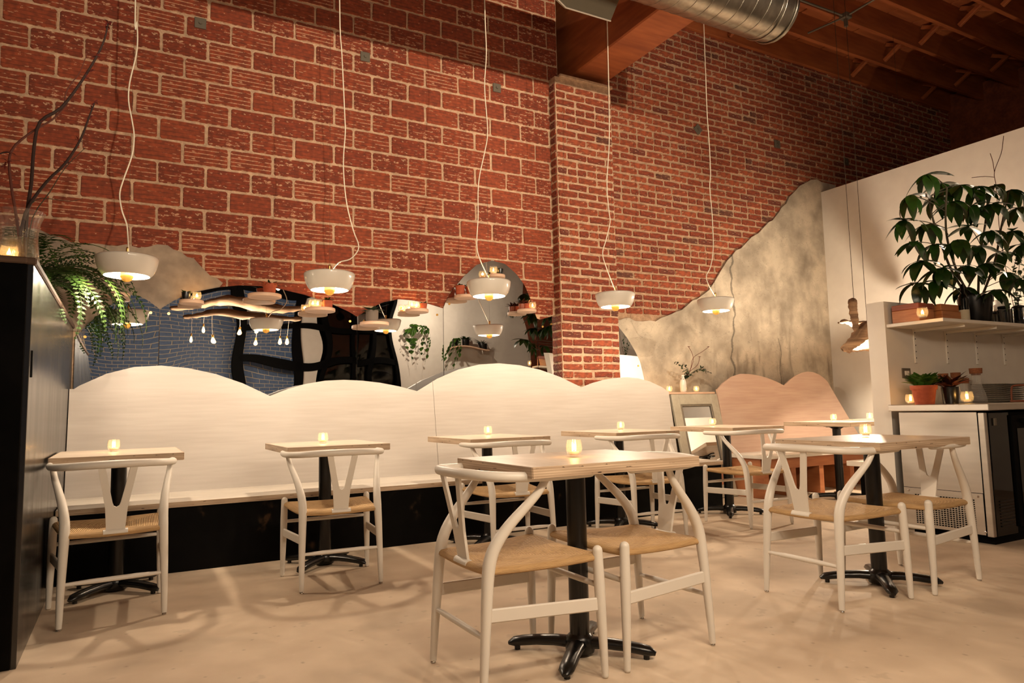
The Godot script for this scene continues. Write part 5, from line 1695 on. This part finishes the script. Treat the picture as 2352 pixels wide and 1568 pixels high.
	# jars and presses further along
	for q in [[2284, -3.04, 0.042, 0.10, "dark-filled clip-top jar beside the black plant pot"], [2308, -2.91, 0.046, 0.12, "glass jar with a black lid in front of the white canisters"]]:
		var t := thing("glass_jar", q[4], "jar", Vector3(onz(q[0], 742, q[1]).x, ys, q[1]))
		g = Geo.new()
		g.lathe([Vector2(0.0, 0.001), Vector2(q[2], 0.001), Vector2(q[2], q[3] - 0.015), Vector2(q[2] * 0.85, q[3]), Vector2(0.0, q[3])], 24)
		obj("glass", g, M.glass_dark, t)
		g = Geo.new()
		g.lathe([Vector2(0.0, q[3]), Vector2(q[2] * 0.9, q[3]), Vector2(q[2] * 0.9, q[3] + 0.016), Vector2(0.0, q[3] + 0.018)], 20)
		obj("lid", g, M.black_pot, t)
	for q in [[2322, -3.10, "glass coffee press with a black plunger knob on the shelf"], [2343, -2.94, "second coffee press at the far end of the shelf"]]:
		var t := thing("coffee_press", q[2], "coffee press", Vector3(onz(q[0], 744, q[1]).x, ys, q[1]))
		g = Geo.new()
		g.lathe([Vector2(0.0, 0.003), Vector2(0.045, 0.003), Vector2(0.046, 0.14), Vector2(0.043, 0.14), Vector2(0.042, 0.01), Vector2(0.0, 0.008)], 24)
		obj("beaker", g, M.glass_dark, t)
		g = Geo.new()
		g.lathe([Vector2(0.0, 0.14), Vector2(0.05, 0.14), Vector2(0.047, 0.155), Vector2(0.02, 0.165), Vector2(0.004, 0.168), Vector2(0.004, 0.20), Vector2(0.016, 0.203), Vector2(0.012, 0.215), Vector2(0.0, 0.217)], 24)
		obj("plunger", g, M.black_pot, t)
		g = Geo.new()
		for j in 4:
			var a := j * PI * 0.5 + 0.5
			g.tube([Vector3(cos(a) * 0.048, 0.0, sin(a) * 0.048), Vector3(cos(a) * 0.048, 0.142, sin(a) * 0.048)], [0.003], 6)
		obj("frame", g, M.chrome, t)
	var cn := thing("canister", "tall white canister at the back of the shelf", "canister", Vector3(onz(2292, 700, -3.205).x, ys, -3.18))
	g = Geo.new()
	g.lathe([Vector2(0.0, 0.0), Vector2(0.055, 0.0), Vector2(0.056, 0.25), Vector2(0.052, 0.255), Vector2(0.0, 0.256)], 24)
	obj("body", g, M.white_paint, cn)
	build_umbrella_plant(ys)

func build_umbrella_plant(ys: float) -> void:
	var zc := -3.06
	var base := Vector3(onz(2244, 738, zc).x, ys, zc)
	var t := thing("umbrella_plant", "large umbrella plant with glossy drooping leaflets in a black pot on the shelf", "plant", base)
	obj("pot", pot_geo(0.098, 0.124, 0.235, 0.003), M.black_pot, t)
	obj("soil", soil(0.11, 0.20), M.soil, t)
	var P := func(x: float, y: float, dz: float) -> Vector3: return onz(x, y, zc + dz) - base
	var trunks := [[[2228, 690], [2185, 620], [2155, 540], [2137, 480], [2132, 415]], [[2240, 690], [2205, 640], [2178, 560], [2172, 500], [2175, 430]], [[2246, 690], [2250, 600], [2262, 520], [2270, 445]], [[2252, 690], [2285, 600], [2300, 520], [2315, 450]]]
	var tz := [0.02, 0.10, -0.06, 0.012]
	var stems := []
	for k in 4:
		var pts := [Vector3(0.02 * (k - 1.5), 0.20, 0.02 * (k % 2))]
		for i in trunks[k].size(): pts.append(P.call(trunks[k][i][0], trunks[k][i][1], tz[k] * i / 2.0))
		var c := curve(pts, 5)
		var g := Geo.new()
		g.tube(c, lerps([0.011, 0.009, 0.006], c.size()), 7)
		obj("trunk", g, M.stem, t)
		stems.append(c)
	var lm := []
	lm.append(leaf_geo(0.205, 0.035, 0.7, 0.18, 0.85).mesh(M.leaf))
	lm.append(leaf_geo(0.215, 0.037, 1.2, 0.12, 0.85).mesh(M.leaf))
	lm.append(leaf_geo(0.180, 0.036, 0.4, 0.22, 0.85).mesh(M.leaf))
	lm.append(leaf_geo(0.210, 0.034, 1.5, 0.15, 0.85).mesh(M.leaf))
	rng.seed = 88
	var cl := [[2128, 400], [2165, 420], [2205, 425], [2245, 428], [2285, 425], [2325, 435], [2090, 448], [2148, 455], [2190, 462], [2235, 470], [2280, 468], [2335, 478], [2075, 505], [2130, 515], [2225, 520], [2275, 530], [2325, 530], [2100, 555], [2150, 560], [2200, 550], [2245, 565], [2300, 580], [2350, 560], [2118, 600], [2165, 615], [2215, 610], [2260, 605], [2310, 625], [2105, 650], [2150, 645], [2215, 660], [2285, 665], [2340, 640]]
	for q in cl:
		var c: Vector3 = P.call(q[0], q[1], rng.randf_range(-0.06, 0.26))
		# petiole from the closest trunk point below
		var best: Vector3 = stems[0][0]
		for s in stems:
			for p in s:
				if p.y < c.y - 0.02 and p.distance_to(c) + maxf(0.0, 0.06 - (c.y - p.y)) < best.distance_to(c): best = p
		var g := Geo.new()
		g.tube(curve([best, best.lerp(c, 0.5) + Vector3.UP * 0.02, c], 4), [0.0032], 5)
		obj("petiole", g, M.stem, t)
		var n := 6 + rng.randi() % 3
		var off := rng.randf() * TAU
		var outw := (c - best)
		outw.y = 0.0
		outw = outw.normalized() if outw.length() > 0.01 else Vector3.ZERO
		for j in n:
			var a := off + TAU * j / n
			var d := Vector3(cos(a), 0.15 - rng.randf() * 1.0, sin(a)) + outw * 0.25
			put("leaf", lm[rng.randi() % 4], t, Transform3D(aim(d).scaled_local(Vector3.ONE * rng.randf_range(0.8, 1.12)), c))
	# thin-leaved plant and a dry twig behind it
	var b2 := Vector3(onz(2335, 738, -3.16).x, ys, -3.16)
	var f := thing("small_leaved_shrub", "pale small-leaved potted shrub with a bare twig beside the umbrella plant", "plant", b2)
	obj("pot", pot_geo(0.05, 0.06, 0.11), M.black_pot, f)
	var S := func(x: float, y: float) -> Vector3: return onz(x, y, -3.16) - b2
	for p in [[[2335, 700], [2340, 620], [2348, 540]], [[2332, 700], [2325, 640], [2335, 590]], [[2338, 700], [2352, 640], [2362, 600]]]:
		var pts := [Vector3(0, 0.09, 0)]
		for q in p: pts.append(S.call(q[0], q[1]))
		pts = curve(pts, 6)
		var g := Geo.new()
		g.tube(pts, [0.0025], 5)
		for k in range(4, pts.size()):
			for j in 2:
				var d := Vector3(rng.randf_range(-1, 1), rng.randf_range(-0.5, 0.6), rng.randf_range(-0.6, 1))
				g.add(leaf_geo(0.055, 0.016, 0.5, 0.15), Transform3D(aim(d), pts[k]))
		obj("leafy_stem", g, M.leaf_grey, f)
	for p in [[[2330, 700], [2300, 560], [2288, 430], [2284, 395], [2300, 350], [2305, 312]], [[2284, 395], [2280, 370], [2274, 352]], [[2284, 407], [2262, 405], [2232, 408]]]:
		var pts := []
		for q in p: pts.append(S.call(q[0], q[1]))
		if p[0][0] == 2330: pts[0] = Vector3(0, 0.09, 0)
		var g := Geo.new()
		g.tube(curve(pts, 4), [0.0028], 5)
		obj("twig", g, M.bark_red, f)

# ------------------------------------------------------------------ overhead things
func build_overhead() -> void:
	var d := thing("spiral_duct", "round galvanised spiral duct passing under the timber beam", "duct", Vector3(4.45, 4.13, -3.70))
	var g := Geo.new()
	var rows := []
	for i in 2:
		var row := PackedVector3Array()
		for j in 40:
			var a := TAU * j / 40.0
			row.append(Vector3(-8.2 * i, 0.24 * cos(a), 0.24 * sin(a)))
		rows.append(row)
	g.surf(rows, true)
	rows.reverse()
	obj("pipe", g, M.galv, d)
	# raised lock seam winding along the pipe
	g = Geo.new()
	var pts := []
	for k in 900:
		var a := k * TAU / 36.0
		pts.append(Vector3(-0.02 - k * 0.0036, 0.2405 * cos(a), 0.2405 * sin(a)))
	g.tube(pts, [0.0032], 4, false)
	obj("lock_seam", g, M.galv, d)
	for x in [-0.03, 0.085]:
		g = Geo.new()
		var ring := []
		for k in 49: ring.append(Vector3(x, 0.244 * cos(k * TAU / 48.0), 0.244 * sin(k * TAU / 48.0)))
		g.tube(ring, [0.007], 6, false)
		obj("collar_ring", g, M.galv, d)
	g = Geo.new()
	rows = []
	for i in 2:
		var row := PackedVector3Array()
		for j in 40:
			var a := TAU * j / 40.0
			row.append(Vector3(0.12 - 0.15 * i, 0.237 * cos(a), 0.237 * sin(a)))
		rows.append(row)
	g.surf(rows, true)
	obj("collar", g, M.galv, d)
	for x in [-0.6, -3.0, -5.4]:
		g = Geo.new()
		g.tube([Vector3(x, 0.24, 0), Vector3(x, 1.30, 0)], [0.004], 6)
		obj("hanger", g, M.wire, d)
	# flared sheet-metal outlet
	var zo := -4.25
	var o := thing("duct_outlet", "flared grey sheet-metal duct outlet beside the timber beam", "duct", Vector3.ZERO)
	var poly := PackedVector2Array()
	for p in [[1276, -6], [1300, 16], [1403, 47], [1440, -45], [1330, -75]]:
		var q := onz(p[0], p[1], zo)
		poly.append(Vector2(q.x, q.y))
	g = Geo.new()
	g.prism(poly, zo - 0.02, zo)
	obj("hood", g, M.hood, o)
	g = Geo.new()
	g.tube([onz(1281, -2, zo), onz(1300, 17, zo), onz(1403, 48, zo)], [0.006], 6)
	obj("hem", g, M.white_paint, o)  # white colour stands in for light caught on the bottom edge
	g = Geo.new()
	g.tube([Vector3(poly[4].x, poly[4].y - 0.01, zo - 0.01), Vector3(poly[4].x, 5.42, zo - 0.01)], [0.004], 6)
	obj("hanger", g, M.wire, o)
	# junction box with its conduits under the joists
	var jb := ony(1942, 38, 5.36)
	var j := thing("junction_box", "small grey electrical box with three conduits under the joists", "electrical box", jb)
	g = Geo.new()
	g.box(Vector3.ZERO, Vector3(0.10, 0.06, 0.10), 0.006)
	g.tube([Vector3(0, -0.03, 0), Vector3(0, -0.12, 0)], [0.022], 8)
	obj("box", g, M.plate, j)
	for p in [[1805, -12], [2040, -20], [1856, 76]]:
		g = Geo.new()
		var e := ony(p[0], p[1], 5.40) - jb
		g.tube([e * 0.06, e], [0.012], 8)
		obj("conduit", g, M.plate, j)
	# thin wires that hang from the joists before the white wall
	g = Geo.new()
	var w := Vector3(onz(2075, 400, -4.9).x, 0, -4.9)
	g.tube([Vector3(0, 1.55, 0), Vector3(0, 5.43, 0)], [0.0018], 5)
	tag(obj("hanging_wire", g, M.wire, null, Transform3D(Basis.IDENTITY, w)), "thin wire hanging straight down before the white wall", "wire")
	# track heads behind the photographer that wash the tile wall
	var tk := thing("track_light", "ceiling track with spotlight heads aimed at the tile wall and one added for the white wall, behind the photographer", "lamp", Vector3(1.6, 3.12, 1.0))
	g = Geo.new()
	g.box(Vector3(1.15, 0.14, 0), Vector3(5.5, 0.03, 0.04), 0.003)
	obj("track", g, M.black_frame, tk)
	for x in [-1.4, 3.7]:
		g = Geo.new()
		g.tube([Vector3(x, 0.14, 0), Vector3(x, 2.3, 0)], [0.006], 6)
		obj("hanger", g, M.black_frame, tk)
	for x in [-1.1, 0.7, 2.5]:
		g = Geo.new()
		g.tube([Vector3(x, 0.0, 0.14), Vector3(x, 0.0, 0.0)], [0.05], 16)
		g.tube([Vector3(x, 0.04, 0.07), Vector3(x, 0.13, 0.07)], [0.012], 8)
		var hd := obj("spot_head", g, M.black_frame, tk)
		g = Geo.new()
		g.tube([Vector3(x, 0, -0.001), Vector3(x, 0, -0.004)], [0.042], 16)
		obj("lens", g, glow(WARM, 3.0), hd)
		var l := SpotLight3D.new()
		l.light_color = WARM; l.light_energy = SPOT; l.light_size = 0.03
		l.spot_range = 25.0; l.spot_attenuation = 2.0; l.spot_angle = 24.0; l.spot_angle_attenuation = 0.7
		l.shadow_enabled = true
		l.position = Vector3(x, 0.0, -0.02)
		l.rotation = Vector3(0.055, -0.10, 0)
		tk.add_child(l)
	var x2 := 3.6  # added head, brightens the white wall that the mirrors show
	var g2 := Geo.new()
	g2.tube([Vector3(x2, 0.0, -0.14), Vector3(x2, 0.0, 0.0)], [0.05], 16)
	g2.tube([Vector3(x2, 0.04, -0.07), Vector3(x2, 0.145, -0.02)], [0.012], 8)
	var h2 := obj("spot_head", g2, M.black_frame, tk)
	g2 = Geo.new()
	g2.tube([Vector3(x2, 0, 0.001), Vector3(x2, 0, 0.004)], [0.042], 16)
	obj("lens", g2, glow(WARM, 3.0), h2)
	var s2 := SpotLight3D.new()
	s2.light_color = WARM; s2.light_energy = 3.0; s2.light_size = 0.03
	s2.spot_range = 25.0; s2.spot_attenuation = 2.0; s2.spot_angle = 62.0; s2.spot_angle_attenuation = 0.7
	s2.shadow_enabled = true
	s2.position = Vector3(x2, 0.0, 0.02)
	s2.rotation = Vector3(-0.35, PI + 0.45, 0)
	tk.add_child(s2)
const SPOT := 17.0

func _ready() -> void:
	# camera
	var cam := Camera3D.new()
	cam.rotation_order = EULER_ORDER_YXZ
	cam.position = EYE
	cam.rotation_degrees = Vector3(5.42, -28.85, -1.22)
	cam.fov = rad_to_deg(2.0 * atan(784.0 / FPX))
	cam.near = 0.05
	cam.current = true
	add_child(cam)
	cam_basis = cam.basis
	# night outside: a nearly black sky, all light comes from the lamps
	var env := Environment.new()
	env.background_mode = Environment.BG_COLOR
	env.background_color = Color(0.01, 0.008, 0.006)
	env.tonemap_mode = Environment.TONE_MAPPER_LINEAR
	env.tonemap_exposure = 1.13
	env.sdfgi_enabled = true; env.ssao_enabled = true; env.ssil_enabled = true
	var we := WorldEnvironment.new()
	we.environment = env
	add_child(we)
	make_materials()
	build_room()
	build_mirrors()
	build_benches()
	build_partition()
	build_leaning_mirror()
	build_kitchen()
	# tables
	var zt := -4.545
	var tb := make_table("plywood table pushed against the black partition under the fern")
	tb.position = Vector3(-0.03, 0, zt)
	copy(tb, "bistro_table", Vector3(1.12, 0, zt), 0.0, "plywood table by the bench under the side-looped pendant cord")
	copy(tb, "bistro_table", Vector3(2.28, 0, zt), 0.0, "plywood table by the bench before the tall arched mirror")
	copy(tb, "bistro_table", Vector3(3.46, 0, zt), 0.0, "plywood table by the bench before the brick pilaster")
	copy(tb, "bistro_table", Vector3(4.64, 0, zt), 0.0, "plywood table before the leaning grey mirror")
	copy(tb, "bistro_table", Vector3(6.13, 0, zt), 0.0, "plywood table before the pink corner bench")
	copy(tb, "bistro_table", Vector3(7.05, 0, zt), 0.0, "plywood table in the corner, half hidden by the low white wall")
	copy(tb, "bistro_table", Vector3(1.575, 0, -2.36), PI * 0.5, "free-standing plywood table with two armchairs, away from wall and cooler")
	copy(tb, "bistro_table", Vector3(3.48, 0, -2.38), PI * 0.5, "free-standing plywood table with two armchairs beside the steel cooler")
	# chairs
	var zc := -4.13
	var c0 := make_chair("white Y-back armchair at the table beside the black partition")
	c0.position = Vector3(-0.05, 0, -4.105)
	c0.rotation.y = 0.085
	copy(c0, "armchair", Vector3(1.068, 0, zc), -0.055, "white Y-back armchair at the bench table under the side-looped pendant cord")
	copy(c0, "armchair", Vector3(2.24, 0, zc - 0.03), -0.06, "white Y-back armchair at the bench table before the arched mirror")
	copy(c0, "armchair", Vector3(3.36, 0, zc - 0.03), -0.08, "white Y-back armchair at the bench table before the brick pilaster")
	copy(c0, "armchair", Vector3(4.43, 0, zc), -0.05, "white Y-back armchair at the table before the leaning grey mirror")
	copy(c0, "armchair", Vector3(1.285, 0, -2.365), -PI * 0.5, "white Y-back armchair at the lone free-standing table, back to the black partition")
	copy(c0, "armchair", Vector3(1.835, 0, -2.37), PI * 0.5 + 0.02, "white Y-back armchair at the lone free-standing table, back to the cooler")
	copy(c0, "armchair", Vector3(3.12, 0, -2.385), -PI * 0.5, "white Y-back armchair at the table by the cooler, back to the other tables")
	copy(c0, "armchair", Vector3(3.73, 0, -2.36), PI * 0.5, "white Y-back armchair with its back against the steel cooler")
	# tealights on the tables
	var cg := "tealights on the tables"
	var cp := [[261, 1037, "tealight on the table beside the black partition", 0.012], [742, 1018, "tealight on the bench table under the side-looped pendant cord", 0.012], [1121, 999, "tealight on the bench table before the arched mirror", 0.012], [1426, 987, "tealight on the bench table before the brick pilaster", 0.012], [1637, 978, "tealight on the table before the leaning grey mirror", 0.012], [1915, 966, "tealight on the table before the pink corner bench", 0.012], [1998, 963, "tealight on the half hidden corner table by the low white wall", 0.012], [1319, 1049, "tealight on the lone free-standing table", 0.012], [1989, 1003, "tealight on the free-standing table beside the cooler", 0.012]]
	for q in cp:
		var p := ony(q[0], q[1], T_H)
		candle(Vector3(p.x, T_H + 0.0005, p.z), q[2], cg, 1.0, q[3])
	build_disc_shelves()
	build_pendants()
	build_driftwood()
	build_overhead()
